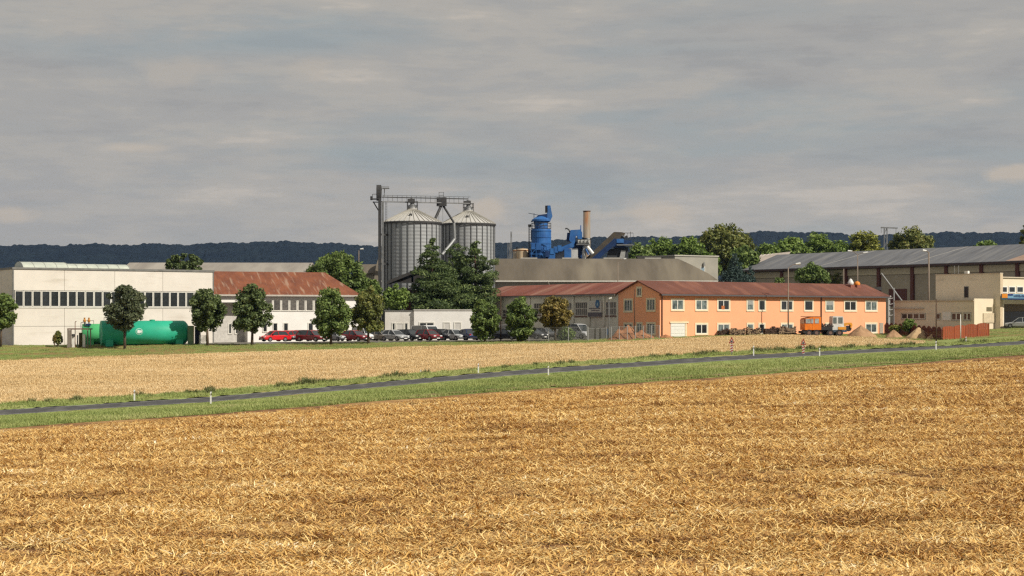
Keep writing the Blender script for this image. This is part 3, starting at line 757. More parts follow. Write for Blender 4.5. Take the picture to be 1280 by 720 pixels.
mb.f += [(i, i+1, m_+i+1, m_+i) for i in range(m_-1)]+[tuple(range(m_)), tuple(range(m_, 2*m_))]
mb.build('roof', BROOF, BRN)
MB().box(0, Lb-.6, .6, 21, 0, zE-.1).build('wall', PW, BRN)
MB().box(-.3, Lb+.5, -.78, -.66, zE-.55, zE-.32).build('fascia', mat('fascia_pale', (0.58, .56, .50), .6), BRN)
a = fb.hit(684.5, 352)[0]; MB().bar((a, -.8, zE-.4), (a+.6, .4, zE-1.5), .12, .12).build('downpipe', mat('pipe_white', (0.7, .68, .62), .5), BRN)
for k in range(5):
    a = rx-4-k*7.1; MB().box(a-1.4, a+1.4, 10.4, 11.6, zR-.02, zR+.16).build('ridge_patch', mat('ridge_pale', (0.45, .43, .38), .7), BRN)
# --- left part of the long pale roofs behind the rust roof
fc_ = Face(P(150, 285, 0).x, 285, -4.0, 1, .02)
BL = fc_.root('storage_barn', 'long pale grey low-pitched barn roof behind the rust-red roof', 'building')
a1 = fc_.hit(383, 340)[0]; zr = fc_.hit(270, 329.5, 9)[1]; ze = fc_.hit(270, 341, 0)[1]
MB().box(0, a1-.2, .3, 17.7, 0, ze).build('wall', PW, BL)
gable_roof(BL, 0, a1, 0, 18, ze, zr, mat('pale_roof', (0.30, 0.275, 0.235), .85, (0.235, .21, .18), .15, stretch=(3, .5, .5), extra=((0.38, .35, .30), .2, (2, .3, .3), .5, .7, .5)), ov=.4)
fd_ = Face(P(452, 300, 0).x, 300, -4.0, 1, .0)
BD = fd_.root('low_shed', 'low brown-roofed shed between the round tree and the elevator tower', 'building')
zr = fd_.hit(460, 331.5, 7)[1]; ze = fd_.hit(460, 341.5)[1]
MB().box(0, 6, .3, 13.7, 0, ze).build('wall', PW, BD)
gable_roof(BD, -1, 6.2, 0, 14, ze, zr, BROOF, ov=.5)
# --- concrete block building at the right end of the barn
fk = Face(P(843.5, 318, 0).x, 318, -4, 46, 26)
KB = fk.root('concrete_block', 'plain grey concrete block building rising behind the right end of the barn', 'building')
b = fk.hit(897.5, 340)[0]; zt_ = fk.hit(843.5, 320)[1]
MB().box(0, b, 0, 12, 0, zt_).build('wall', mat('concrete', (0.34, 0.32, 0.27), .9, (0.27, .26, .22), .4), KB)
MB().box(-.15, b+.15, -.15, 12.1, zt_, zt_+.22).build('parapet', mat('parapet_pale', (0.42, .40, .35), .8), KB)
a, z0 = fk.hit(875.5, 341); c, z1 = fk.hit(881, 333.5)
window(KB, a, c, z0, z1, fr=.1, sash=None, glass=mat('bluish_glass', (0.25, .33, .38), .3))
MB().tube((a+.6, -.3, z1+.2), (a+.6, -.3, z1+.9), .3, .05).build('wall_lamp', GTRIM, KB)
fk2 = Face(P(795, 332, 0).x, 332, -4, 1, -.28)
K2 = fk2.root('block_shaded_side', 'left side of the grey concrete block, its shade put into a dark colour', 'building')
c = fk2.hit(843, 322)[0]; zt_ = fk2.hit(820, 320.8)[1]
MB().box(0, c-.4, 0, 9, 0, zt_).build('wall', mat('concrete_shaded', (0.12, .115, .10), .9), K2)  # dark colour stands in for shade on the concrete block's left face
MB().box(-.2, c-.35, -.2, 9.2, zt_, zt_+.2).build('roof', mat('block_top_shaded', (0.07, .065, .06), .9), K2)

# --- big grey-roofed hall on the right
fh = Face(47.5, 358, -2.6, 39.8, -58)
HL = fh.root('storage_hall', 'huge hall with a grey sheet roof, maroon pillars and beige bays', 'building')
zE = 9.85+2.6; zR = 12.95+2.6; Lh = fh.hit(1400, 330)[0]
HROOF = mat('grey_sheet_roof', (0.165, 0.168, 0.178), .8, (0.115, 0.118, 0.127), .25, stretch=(2.6, .6, .6), bump=.3, bscale=4, extra=((0.24, 0.235, 0.225), .22, (5, .5, .5), .50, .68, .6))
MB().box(.2, Lh, .35, 17.6, 0, zE-.3).build('wall', mat('hall_wall', (0.36, 0.32, 0.24), .9, (0.30, .265, .2), .4), HL)
gable_roof(HL, 0, Lh, 0, 18, zE, zR, HROOF, ov=.6, th=.2)
MB().box(-.4, Lh+.3, -.80, -.62, zE-.42, zE-.12).build('gutter', mat('gutter_maroon', (0.09, .055, .05), .6), HL)
BEAM = mat('cream_beam', (0.52, 0.46, 0.33), .85); MAR = mat('maroon_steel', (0.13, 0.05, 0.04), .7)
pil = [fh.hit(u, 345)[0] for u in (977, 1017, 1057, 1098, 1140, 1182.5, 1226.5, 1271.5, 1319, 1370)]
pil = [s for s in pil]
prev = .2
for s in pil:
    MB().box(prev+.003, s-.35, .12, .35, zE-1.75, zE-.6).build('beam', BEAM, HL)
    MB().box(prev+.1, s-.45, .27, .347, .3, zE-1.85).build('bay_panel', mat('bay_beige', (0.38, 0.335, 0.255), .9, (0.32, .28, .21), .3, rnd=.06), HL)
    MB().box(s-.35, s+.35, -.12, .34, 0, zE-.35).build('pillar', MAR, HL)
    prev = s+.35
a, z0 = fh.hit(1110, 383); b, z1 = fh.hit(1132.5, 361)
MB().box(a, b, .18, .265, max(z0, 0), z1).build('door', mat('door_maroon', (0.13, .05, .04), .7), HL)
# light sheet strips running up the roof
k_ = (zR-zE)/9
for (ua, ya, ub, yb) in ((1020, 333.5, 1095, 313.5), (1135, 330.2, 1210, 309.3)):
    sa = fh.hit(ua, ya, 0)[0]; sb = fh.hit(ub, yb, 9)[0]
    dz = .215
    MB().slab([(sa-.22, -.5, zE-k_*.5+dz), (sa+.22, -.5, zE-k_*.5+dz), (sb+.22, 8.9, zR-.02+dz), (sb-.22, 8.9, zR-.02+dz)], .03).build('light_strip', mat('strip_pale', (0.33, .32, .30), .7), HL)
sa = fh.hit(1259, 324)[0]; sb = fh.hit(1283, 318, 3)[0]
MB().slab([(sa, -.5, zE-k_*.5+dz), (Lh-.2, -.5, zE-k_*.5+dz), (Lh-.2, 3.3, zE+k_*3.3+dz), (sb, 3.3, zE+k_*3.3+dz)], .03).build('rusty_sheet', mat('rusty_patch', (0.38, .27, .20), .8, (0.30, .2, .15), .8), HL)
# pale corrugated roof at its far end
fp_ = Face(P(916, 385, 0).x, 385, -3, 1, -.35)
PR = fp_.root('pale_roofed_shed', 'shed with a pale ribbed roof at the far end of the grey hall', 'building')
c = fp_.hit(976, 322)[0]; z1 = fp_.hit(945, 320, 5)[1]; z0 = fp_.hit(940, 331, 0)[1]
MB().box(0, c, .1, 8, 0, z0).build('wall', PW, PR)
MB().slab([(-.4, -.4, z0), (c, -.4, z0), (c+1, 6, z1+.9), (2.2, 6, z1)], .2).build('roof', mat('pale_pink_roof', (0.42, 0.36, 0.31), .8), PR)
for k in range(12):
    x = .3+k*(c-.5)/12; MB().bar((x, -.3, z0+.08), (x+1.5, 5.8, z1+.06+.06*k), .25, .12).build('ribbing', mat('rib_pale', (0.58, .53, .47), .7), PR)

# --- beige buildings by the filling station
BEI = mat('beige_render', (0.72, 0.64, 0.50), .9, (0.66, .58, .45), .4, extra=((0.30, .26, .2), .4, (1, 1, 3), .55, .8, .4))
CRM = mat('cream_render', (0.72, 0.62, 0.46), .9, (0.66, .56, .42), .6)
fA = Face(64.3-.612*14.1, 245+.791*14.1, -1.6, .612, -.791)   # shaded side of the low annex
SA = fA.root('low_annex', 'low beige annex with one sunlit cream end behind the brown fence', 'building')
zt_ = 2.42+1.6
MB().box(0, 14.1, 0, 4.57, 0, zt_).build('wall', BEI, SA)
MB().box(14.1, 14.16, .0, 4.5, 0, zt_+.35).build('sunlit_wall', CRM, SA)
MB().box(14.09, 14.28, 1.9, 4.4, 1.0, 1.14+1.2).build('shutter', mat('shutter_cream', (0.6, .5, .35), .8), SA)
MB().box(-.1, 14.08, -.12, 4.5, zt_, zt_+.18).build('parapet', mat('coping', (0.55, .47, .36), .8), SA)
for (ua, ub, ya, yb, mu) in ((1126.5, 1157, 391, 399.5, 3), (1170, 1176, 391, 400, 0), (1189, 1202, 390.5, 401, 1), (1204, 1214, 390.5, 401, 1)):
    a, z0 = fA.hit(ua, yb); b, z1 = fA.hit(ub, ya); window(SA, a, b, z0, z1, fr=.09, mull=mu, m=mat('grey_frame', (0.4, .38, .33), .6), inner=.08, bar=.18)
a, z0 = fA.hit(1178.5, 400.5); b, z1 = fA.hit(1189, 390)
MB().box(a, b, -.10, -.003, z0, z1).build('white_panel', WHITE, SA)
a, z0 = fA.hit(1118.5, 386); b, z1 = fA.hit(1155, 384.6)
MB().box(a, b, -.35, -.003, z0, z0+.16).build('pipe', mat('pipe_grey', (0.5, .48, .44), .5), SA)
fT = Face(61.6, 255.9, -1.6, .612, -.791)
TB = fT.root('tall_block', 'taller plain beige block with one small dark window above the low annex', 'building')
zt_ = 6.29+1.6; Lt = math.hypot(68.5-61.6, 247-255.9)
MB().box(0, Lt, 0, .6, 0, zt_).build('wall', BEI, TB)
MB().box(-.05, Lt+.06, -.06, .64, zt_, zt_+.12).build('parapet', MATS['coping'], TB)
MB().box(Lt, Lt+.05, -.02, .58, 0, zt_).build('corner_strip', mat('corner_pale', (0.60, .48, .33), .9), TB)
a, z0 = fT.hit(1205.3, 372); b, z1 = fT.hit(1210.8, 358); window(TB, a, b, z0, z1, fr=.07, sash=None, m=GTRIM)
a, z0 = fT.hit(1207, 345); MB().box(a-.3, a+.3, .1, .5, zt_+.12, zt_+.5).build('roof_box', WHITE, TB)
for u in (1193, 1198):
    a = fT.hit(u, 340, .3)[0]; MB().tube((a, .3, zt_), (a, .3, zt_+1.3), .05).build('aerial', GTRIM, TB)
fS = Face(68.5, 247.0, -1.6, .791, .612)
FSn = fS.root('filling_station', 'cream filling station with square windows above a blue sign band and dark open bay', 'building')
o_ = 2.0
MB().box(.63, 20, .5, 9, 3.65, 5.73+1.6).build('wall', CRM, FSn)
MB().box(.63, 20, 5.0, 9, 0, 3.647).build('back_wall', mat('back_wall', (0.30, .25, .19), .9), FSn)
MB().box(1.2, 20, 4.9, 4.998, .45, 2.6).build('shop_window', mat('shop_glass', (0.02, .022, .025), .1, spec=.6), FSn)
MB().box(.63, .95, .05, 4.99, 0, 3.647).build('pier', BEI, FSn)
MB().box(8.6, 9.1, .5, 1.0, 0, 3.647).build('pier', BEI, FSn)
MB().box(.63, 20, .3, .5, 5.73+1.6, 5.73+1.75).build('parapet', MATS['coping'], FSn)
for k in range(7):
    u = 1250.6+k*10; a = fS.hit(u, 362, .5)[0]; b = fS.hit(u+8.3, 362, .5)[0]
    z0 = fS.hit(u, 366, .5)[1]; z1 = fS.hit(u, 357.8, .5)[1]
    window(FSn, a, b, z0, z1, y=.5, fr=.13, inner=.04, sash=None)
z0 = fS.hit(1262, 372.4, -1.2)[1]; z1 = fS.hit(1262, 367.3, -1.2)[1]
sg = MB().box(.1, 20, -1.2, -.06, z0-.25, z1).build('sign_band', mat('sign_blue', (0.16, 0.30, 0.42), .5, (0.10, .22, .34), .5), FSn)
MB().box(.08, 20, -1.24, -1.2, z0-.25, z0-.05).build('band_edge', mat('band_navy', (0.015, .03, .09), .5), sg)
a = fS.hit(1251, 370, -1.2)[0]; b = fS.hit(1259, 370, -1.2)[0]
MB().box(a+.2, b, -1.26, -1.2, z0, z1).build('orange_field', mat('sign_orange', (0.62, .22, .02), .5), sg)
a = fS.hit(1260, 370, -1.2)[0]; b = fS.hit(1266, 370, -1.2)[0]
MB().box(a, b, -1.26, -1.2, z1-.22, z1).build('blue_field', mat('sign_deep_blue', (0.01, .03, .16), .5), sg)
tx = MB(); x = b+.2
while x < 14:
    w_ = rg_.uniform(.12, .26); tx.box(x, x+w_, -1.23, -1.201, z0+.1, z0+rg_.uniform(.3, .48)); x += w_+.1
tag(tx.build('lettering', mat('letter_navy', (0.03, .06, .14), .6), sg), kind='stuff')
# ------------------------------------------------------------ silos
GALV = mat('galvanised', (0.33, 0.345, 0.35), .55, (0.28, 0.29, 0.295), .5, metal=.15, stretch=(2.0, 2.0, .25), spec=.5, extra=((0.12, .12, .12), .8, (1.5, 1.5, .12), .55, .8, .35))
STEEL = mat('dark_steel', (0.055, 0.055, 0.055), .6, (0.035, .035, .035), 3)
GREYS = mat('grey_steel', (0.22, 0.225, 0.23), .5, (0.14, .145, .145), 2, metal=.2)
SROOF = mat('silo_roof', (0.50, 0.49, 0.465), .5, (0.41, .40, .38), .8, metal=.1)
def silo(u, D, rad, zE, zP, z0, label):
    c = P(u, D, 0); t = thing('grain_silo', label, 'silo', (c.x, c.y, z0), .13, 'corrugated grain silos')
    h = zE-z0; n = 96; prof = []
    k = int(h/.56)
    for i in range(k*2+1): prof.append((rad+(.018 if i % 2 else -.006), h*i/(k*2)))
    o = MB().lathe(prof, n).build('cylinder', GALV, t, smooth=False)
    nr = 28; s = None
    for i in range(nr):
        a = 2*math.pi*i/nr
        if s is None:
            s = MB().box(rad+.03, rad+.14, -.05, .05, 0, h-.02).build('stiffener', mat('stiffener_steel', (0.15, 0.155, .16), .5, metal=.3), t)
            first = s; s.rotation_euler = (0, 0, a)
        else:
            s = first.copy(); C.objects.link(s); s.rotation_euler = (0, 0, a)
    H = zP-zE
    r = MB().lathe([(rad+.12, h-.06), (rad+.22, h+.05), (.75, h+H), (.75, h+H+.25)], n).build('roof', SROOF, t)
    rr = None
    for i in range(36):
        a = 2*math.pi*i/36
        if rr is None:
            rr = MB().bar((rad+.2, 0, h+.10), (.78, 0, h+H+.05), .09, .12).build('rib', mat('roof_rib', (0.40, .385, .34), .6), r); f2 = rr
        else:
            rr = f2.copy(); C.objects.link(rr)
        rr.rotation_euler = (0, 0, a)
    MB().lathe([(rad+.20, h-.25), (rad+.26, h-.25), (rad+.26, h-.02), (rad+.20, h-.02)], n).build('eaves_ring', STEEL, t)
    # hatch and lifting bits
    a = R(-100); q = .62
    x, y = math.cos(a)*rad*q, math.sin(a)*rad*q
    MB().box(x-.22, x+.22, y-.25, y+.15, h+H*(1-q)+.1, h+H*(1-q)+.5).build('hatch', STEEL, t)
    hd = MB()
    for a in (0, 90, 180, 270):
        x, y = math.cos(R(a+45))*1.1, math.sin(R(a+45))*1.1; hd.tube((x, y, h+H-.15), (x, y, h+H+1.35), .05, n=5)
        x2, y2 = math.cos(R(a+135))*1.1, math.sin(R(a+135))*1.1
        for zz in (.7, 1.3): hd.tube((x, y, h+H+zz), (x2, y2, h+H+zz), .04, n=5)
    hd.build('top_rail', STEEL, t)
    MB().lathe([(.75, h+H+.2), (.7, h+H+.55), (.35, h+H+.9), (.3, h+H+1.9)], 16).build('inlet', GREYS, t, smooth=True)
    MB().box(-.75, .35, -.5, .3, h+H+1.15, h+H+1.75).build('inlet_drive', STEEL, t)
    return t
DS = 280
zE = (YH-278.3)*DS/F
silo(515.5, DS, 35.3*DS/F, zE, (YH-262.5)*DS/F, -3.6, 'front corrugated grain silo with a cone roof beside the elevator tower')
silo(585.5, 291, 32.6*291/F, (YH-280.3)*291/F, (YH-264.5)*291/F, -3.6, 'farther grain silo with a cone roof, partly behind the tall pine trees')
# elevator tower and catwalk
DE = 277
e0 = P(475, DE, 398)
EL = thing('grain_elevator', 'tall bucket elevator with twin legs and a catwalk running over both silos', 'elevator', (e0.x, e0.y, -3.6), 0)
px = DE/F; zl = lambda y: (YH-y)*px+3.6; xl = lambda u: (u-475)*px
MB().box(xl(473), xl(476.2), -.45, .45, 0, zl(247)).build('leg', STEEL, EL)
MB().box(xl(477.0), xl(479.6), -.3, .3, 0, zl(252)).build('leg', GREYS, EL)
hb = MB(); hb.lathe([(.01, -.35), (1, -.35), (1, .35), (.01, .35)], 20)
hd = []
for x, y, z in hb.v: hd.append((z*1.05+xl(473.6), y*.6, x*1.25+zl(241)))
MB().add(hd, hb.f).build('head_pulley_housing', STEEL, EL, smooth=False)
MB().box(xl(475.6), xl(477.2), -.3, .3, zl(247), zl(233)).build('head_plate', GREYS, EL)
pl = MB().box(xl(478), xl(486.5), -.5, .5, zl(236), zl(234.7)); pl.tube((xl(480.5), 0, zl(246)), (xl(480.5), 0, zl(236)), .06); pl.box(xl(477), xl(486.5), -.5, -.44, zl(233.6), zl(233.1))
pl.build('top_platform', GREYS, EL)
pl = MB().box(xl(464), xl(474), -.6, .6, zl(249.4), zl(248.2)); pl.box(xl(463), xl(465.5), -.3, .3, zl(250), zl(245.5))
pl.tube((xl(466), -.6, zl(248)), (xl(466), -.6, zl(243)), .04); pl.tube((xl(466), -.6, zl(243)), (xl(472), -.6, zl(243)), .04)
pl.tube((xl(466.5), 0, zl(252)), (xl(473), 0, zl(263)), .09); pl.box(xl(466), xl(473), -.3, .3, zl(253.2), zl(252.2)); pl.build('side_platform', STEEL, EL)
for y in (293, 329.5):
    MB().bar((xl(475), 0, zl(y)), (xl(484.5), .4, zl(y+.4)), .25, .3).build('brace', STEEL, EL)
# catwalk: two chords, posts, rails (drifts back with distance as it crosses both silos)
def cw(u, y): D = DE+(u-475)*.11; q = P(u, D, y); return Vector((q.x-e0.x, q.y-e0.y, q.z+3.6))
ch = MB(); ch.bar(cw(476, 252), cw(586, 254.3), .55, .16); ch.build('walkway', GREYS, EL)
ch = MB(); ch.bar(cw(478, 246.4), cw(585, 248.7), .12, .16); ch.build('chord', STEEL, EL)
ch = MB()
for k in range(19):
    u = 479+k*5.9; ch.bar(cw(u, 252+(u-476)*.021), cw(u, 244.2+(u-476)*.021), .05, .05)
tag(ch.build('railing_posts', STEEL, EL), kind='stuff')
ch = MB(); ch.bar(cw(478, 244), cw(588, 246.2), .05, .05); ch.build('handrail', STEEL, EL)
ladder = MB()
for u in (481.6, 483.6): ladder.bar(cw(u, 253), cw(u, 278), .05, .05)
for k in range(12): ladder.bar(cw(481.6, 254+k*2), cw(483.6, 254+k*2), .05, .04)
tag(ladder.build('ladder', STEEL, EL), kind=None)
# distributor with spouts
d = MB(); c = cw(552, 253); d.box(c.x-.8, c.x+.8, c.y-.5, c.y+.5, c.z-.6, c.z+.8); d.build('distributor', STEEL, EL)
d = MB()
for du in (-2.2, 3.4): d.bar(cw(551+du, 252), cw(551+du, 240.2), .06, .06)
for y in (240.4, 244.2): d.bar(cw(548.5, y), cw(554.8, y), .06, .06)
d.build('hoist_frame', STEEL, EL)
d = MB(); d.tube(cw(551.5, 257), cw(544.2, 273), .22); d.build('spout', STEEL, EL)
d = MB(); pts = [cw(554, 257), cw(567.5, 279)]; pts2 = [cw(567.8, 279), cw(568.6, 299), cw(564.5, 304.5), cw(553, 318.5)]
for q in pts2: q.y -= 1.2
pts[1] = pts2[0]
d.path(pts, .17, 8); d.build('spout', STEEL, EL); MB().path(pts2, .22, 8).build('spout', mat('bright_steel', (0.30, .31, .31), .5, metal=.3), EL)
for u in (548.5, 553.5):
    MB().bar(cw(u, 256), cw(u, 277), .06, .06).build('support_post', GREYS, EL)
# sloping dark canopy in front of the silos
fq = thing('sloping_canopy', 'dark sloping canopy roof on posts in front of the silos behind the pines', 'canopy', (P(484, 268, 0).x, 268, -3.5), 0)
kx = 268/F; zz = lambda y: (YH-y)*kx+3.5
MB().slab([(0, 0, zz(351)), (60*kx, 0, zz(327)), (60*kx, 5, zz(327)), (0, 5, zz(351))], .5).build('roof', mat('canopy_dark', (0.05, .047, .045), .8), fq)
MB().prism([(2*kx, zz(352.5)), (2*kx, zz(351.5)), (60*kx, zz(328.5)), (60*kx, zz(352.5))], .5, .7).build('side_sheet', mat('canopy_under', (0.045, .042, .04), .9), fq); MB().box(4*kx, 60*kx, .3, .49, zz(354), zz(352.6)).build('beam', STEEL, fq)
for u in (30, 58): MB().box(u*kx, u*kx+.3, .5, .8, 0, zz(345)).build('post', STEEL, fq)
MB().box(20*kx, 100*kx, 3, 4.9, 0, zz(362)).build('brick_wall', mat('dark_brick', (0.14, .065, .05), .9, (0.09, .04, .03), 4), fq)

# ------------------------------------------------------------ blue asphalt plant behind the barn
BLUE = mat('blue_paint', (0.032, 0.135, 0.37), .5, (0.020, 0.085, 0.26), .7, extra=((0.10, .15, .22), .6, (1, 1, .4), .55, .8, .5))
NAVY = mat('navy_paint', (0.012, 0.04, 0.13), .5, (0.008, .025, .08), 1)
DP = 330; kp = DP/F
def plant(name, label, cat, u): return thing(name, label, cat, ((u-640)*kp, DP, -4), 0), (lambda uu: (uu-u)*kp), (lambda y: (YH-y)*kp+4)
T, x, z = plant('filter_tower', 'tall blue cylindrical filter tower with a curved duct on its top', 'tower', 676.5)
MB().lathe([(.01, 0), (1.86, 0), (1.86, z(324)), (1.86, z(287.5)), (1.7, z(286)), (.01, z(286))], 28).build('body', BLUE, T, smooth=False)
rg2 = MB()
for y in (289, 297, 305, 313): rg2.lathe([(1.87, z(y)-.05), (1.93, z(y)-.05), (1.93, z(y)+.05), (1.87, z(y)+.05)], 28)
rg2.build('ring', BLUE, T)
MB().lathe([(.01, z(286)), (1.25, z(286)), (1.3, z(277)), (1.75, z(276.5)), (1.75, z(274.5)), (.8, z(270.5)), (.01, z(270))], 24).build('cap', BLUE, T)
rl = MB(); nn = 14
for i in range(nn):
    a = 2*math.pi*i/nn; b = 2*math.pi*(i+1)/nn
    p = lambda t, y: (1.85*math.cos(t), 1.85*math.sin(t), z(y))
    rl.bar(p(a, 285.5), p(a, 279), .06, .06)
    for y in (279, 282.5, 285.6): rl.bar(p(a, y), p(b, y), .06, .07)
rl.build('railing', STEEL, T)
# duct rising from the cap
d = MB(); pts = [(x(673), z(272)), (x(684), z(267.5)), (x(686.8), z(263)), (x(684.5), z(257))]
pr = [(x(671.5), z(270)), (x(683), z(268)), (x(684.6), z(264)), (x(683.2), z(257)), (x(688), z(257)), (x(689.2), z(264)), (x(690.5), z(270.5)), (x(687.5), z(277)), (x(680), z(280)), (x(668), z(276))]
MB().prism(pr, -.55, .55).build('duct', BLUE, T)
MB().box(x(681.4), x(684.4), -.6, -.1, z(266), z(257.2)).build('duct_mouth', mat('black_mouth', (0.012, .012, .014), .8), T)
MB().prism([(x(672), z(272)), (x(672.5), z(269)), (x(684), z(267.6)), (x(684), z(272))], -.8, -.4).build('fan_housing', NAVY, T)
s = MB(); s.bar((x(664), 0, z(277)), (x(676), 0, z(272.5)), .5, .25); s.tube((x(667.5), 0, z(266.5)), (x(667.5), 0, z(281)), .06)
s.bar((x(660.5), 0, z(266.4)), (x(673.5), 0, z(269)), .06, .1); s.build('top_arm', mat('arm_navy', (0.03, .05, .08), .6), T)
s = MB(); s.tube((x(661.3), -.3, 0), (x(661.3), -.3, z(281)), .09); s.box(x(660), x(664.5), -.5, .2, z(283.5), z(280.6)); s.tube((x(663.8), -.3, z(300)), (x(663.8), -.3, z(282)), .05)
for k in range(12): s.bar((x(661.3), -.3, z(284+k*3.2)), (x(663.8), -.3, z(284+k*3.2)), .05, .05)
s.build('side_ladder', STEEL, T)
s = MB(); s.box(x(661.5), x(666.5), -1.9, 1, 0, z(314)); s.build('control_cabin', NAVY, T)
s = MB(); s.box(x(670), x(676), -2.2, -1.8, z(313), z(304)); s.build('hopper', BLUE, T)
s = MB()
for u in (664, 670, 676, 682, 687): s.bar((x(u), -2.1, 0), (x(u), -2.1, z(304.5)), .09, .09)
for y in (304.5, 310, 313, 318): s.bar((x(663), -2.1, z(y)), (x(688), -2.1, z(y)), .10, .12)
s.bar((x(664), -2.1, z(318)), (x(676), -2.1, z(305)), .09, .09); s.bar((x(670), -2.1, z(305)), (x(684), -2.1, z(318)), .09, .09)
s.build('gantry', BLUE, T)
s = MB(); s.box(x(664), x(669), -2.3, -1.85, z(312), z(304.6)); s.box(x(681), x(686), -2.3, -1.85, z(322), z(315)); s.build('blue_box', BLUE, T)
# inclined blue conveyor
T, x, z = plant('inclined_conveyor', 'blue inclined conveyor rising from the filter tower to the dryer', 'conveyor', 676)
MB().bar((x(678), -2.6, z(321)), (x(716), -2.6, z(306)), .7, .9).build('belt_frame', BLUE, T)
MB().bar((x(684), -3, z(316)), (x(714), -3, z(303.5)), .06, .06).build('handrail', STEEL, T)
for u, y in ((684, 317), (690, 313.5), (694.5, 311.5), (699, 310)):
    MB().box(x(u)-.4, x(u)+.35, -3.3, -2.0, z(y)-.75, z(y)+.35).build('motor_box', BLUE if u > 685 else NAVY, T)
for u in (688.5, 708.5):
    MB().box(x(u)-.55, x(u)+.75, -3.2, -2.2, 0, z(312)).build('support', BLUE, T)
# white wall behind
T, x, z = plant('plant_house', 'pale low wall of the plant house below the blue conveyor', 'shed', 690)
MB().prism([(x(689), 0), (x(722), 0), (x(722), z(310.5)), (x(713), z(311)), (x(703), z(313)), (x(692), z(317)), (x(689), z(319))], -1.6, 2).build('wall', mat('plant_white', (0.52, .52, .50), .8), T)
MB().bar((x(689), -1.7, z(318.6)), (x(704), -1.7, z(312.5)), .15, .12).build('verge_strip', GREYS, T)
# dryer with the horse-collar duct
T, x, z = plant('dryer_unit', 'blue dryer with a bent hood duct left of the rusty chimney', 'dryer', 717)
MB().prism([(x(712), z(316)), (x(713.8), z(304)), (x(711.2), z(300)), (x(713), z(288)), (x(725), z(287.2)), (x(727.3), z(291)), (x(727.3), z(299)), (x(722), z(299)), (x(721), z(294.5)), (x(719), z(297)), (x(718), z(309)), (x(715), z(316))], -1.3, .3).build('hood_duct', BLUE, T)
MB().lathe([(.01, 0), (.85, 0), (.85, z(308)), (.75, z(302)), (.01, z(302))], 16, (x(723), .3)).build('drum', NAVY, T)
MB().box(x(715), x(728), -.9, .6, z(309.5), z(305)).build('deck', NAVY, T)
s = MB(); s.box(x(716.5), x(720), -1.0, -.4, 0, z(311)); s.build('leg', BLUE, T)
s = MB(); s.path([(x(706.6), 0, z(286.5)), (x(708), 0, z(285.2)), (x(711), 0, z(287)), (x(712.5), 0, z(290.5)), (x(711.6), 0, z(294))], .13); s.build('curved_pipe', STEEL, T)
s = MB(); s.prism([(x(708), z(302)), (x(709), z(291)), (x(712), z(291)), (x(712.5), z(302))], -.5, .5); s.build('side_hopper', NAVY, T)
MB().tube((x(726), .2, z(290)), (x(726), .2, z(281.5)), .09).build('vent_pipe', BLUE, T)
# chimney
T, x, z = plant('chimney_stack', 'tall grey chimney stack streaked with rust at its top', 'chimney', 733.6)
MB().tube((0, .3, 0), (0, .3, z(264.2)), .70, .66, 22).build('stack', mat('stack_metal', (0.30, 0.25, 0.185), .6, (0.17, .14, .11), .8, stretch=(3, 3, .25), extra=((0.25, .095, .03), .7, (2.2, 2.2, .3), .50, .64, .8)), T, smooth=True)
MB().tube((0, .3, z(264.2)), (0, .3, z(263.4)), .74, .74, 22).build('rim', mat('rust_dark', (0.12, .05, .03), .9), T)
MB().tube((0, .3, z(297.5)), (0, .3, z(299)), .85, .85, 22).build('collar', STEEL, T)
# silver ducts
T, x, z = plant('silver_ducting', 'silver pipes and ducts at the foot of the rusty chimney', 'duct', 731)
SIL = mat('silver_duct', (0.60, 0.60, 0.57), .4, (0.42, .42, .40), 2, metal=.3)
MB().path([(x(722), -1.6, z(303)), (x(736), -1.6, z(302.5))], .45, 12).build('duct', SIL, T)
MB().box(x(720), x(738), -2.2, -1, z(306.8), z(305.6)).build('platform', GREYS, T)
s = MB(); s.box(x(721), x(738), -2.2, -2.12, z(300.5), z(299.9))
for u in (721, 725, 729.5, 734, 738): s.box(x(u)-.05, x(u)+.05, -2.2, -2.1, z(306), z(299.9))
s.build('railing', STEEL, T)
MB().path([(x(735), -1.4, z(307)), (x(731.5), -1.4, z(309)), (x(729.8), -1.4, z(313)), (x(729.8), -1.4, 0)], .38, 10).build('duct', SIL, T)
MB().path([(x(733), -1.9, z(309)), (x(740), -1.9, z(318))], .42, 10).build('duct', SIL, T)
MB().path([(x(735), -1, z(305)), (x(735), -1, z(298))], .32, 10).build('duct', SIL, T)
MB().path([(x(731.5), -2.3, z(312)), (x(735), -2.3, z(319))], .16, 8).build('pipe', BLUE, T)
# covered belt conveyor on the right
T, x, z = plant('covered_conveyor', 'dark covered conveyor rising to a blue loading bin with a flat platform', 'conveyor', 755)
MB().prism([(x(731), z(324)), (x(741), z(325.5)), (x(764), z(303)), (x(779.5), z(296.5)), (x(781), z(291.5)), (x(777), z(290.6)), (x(767), z(290.3))], -1.2, 1.2).build('cover', mat('cover_brown', (0.085, 0.068, .045), .8, (0.05, .045, .04), 1.2), T)
MB().bar((x(740), -1.5, z(327)), (x(770), -1.5, z(300.5)), .4, .95).build('truss', NAVY, T)
MB().prism([(x(766), z(310)), (x(768), z(300)), (x(789), z(301)), (x(789), z(303.5)), (x(784), z(305)), (x(780), z(310))], -1.6, 1.4).build('loading_bin', NAVY, T)
MB().box(x(770), x(779), -1.8, -1.6, z(304), z(299)).build('blue_box', BLUE, T)
MB().box(x(770), x(790.5), -2.2, 1.6, z(307.4), z(306)).build('platform', GREYS, T)
MB().prism([(x(746), 0), (x(760), z(312)), (x(778), z(309)), (x(785), z(309)), (x(784), 0)], -.9, 1.0).build('bin_wall', mat('bin_dark', (0.05, .055, .06), .8), T)
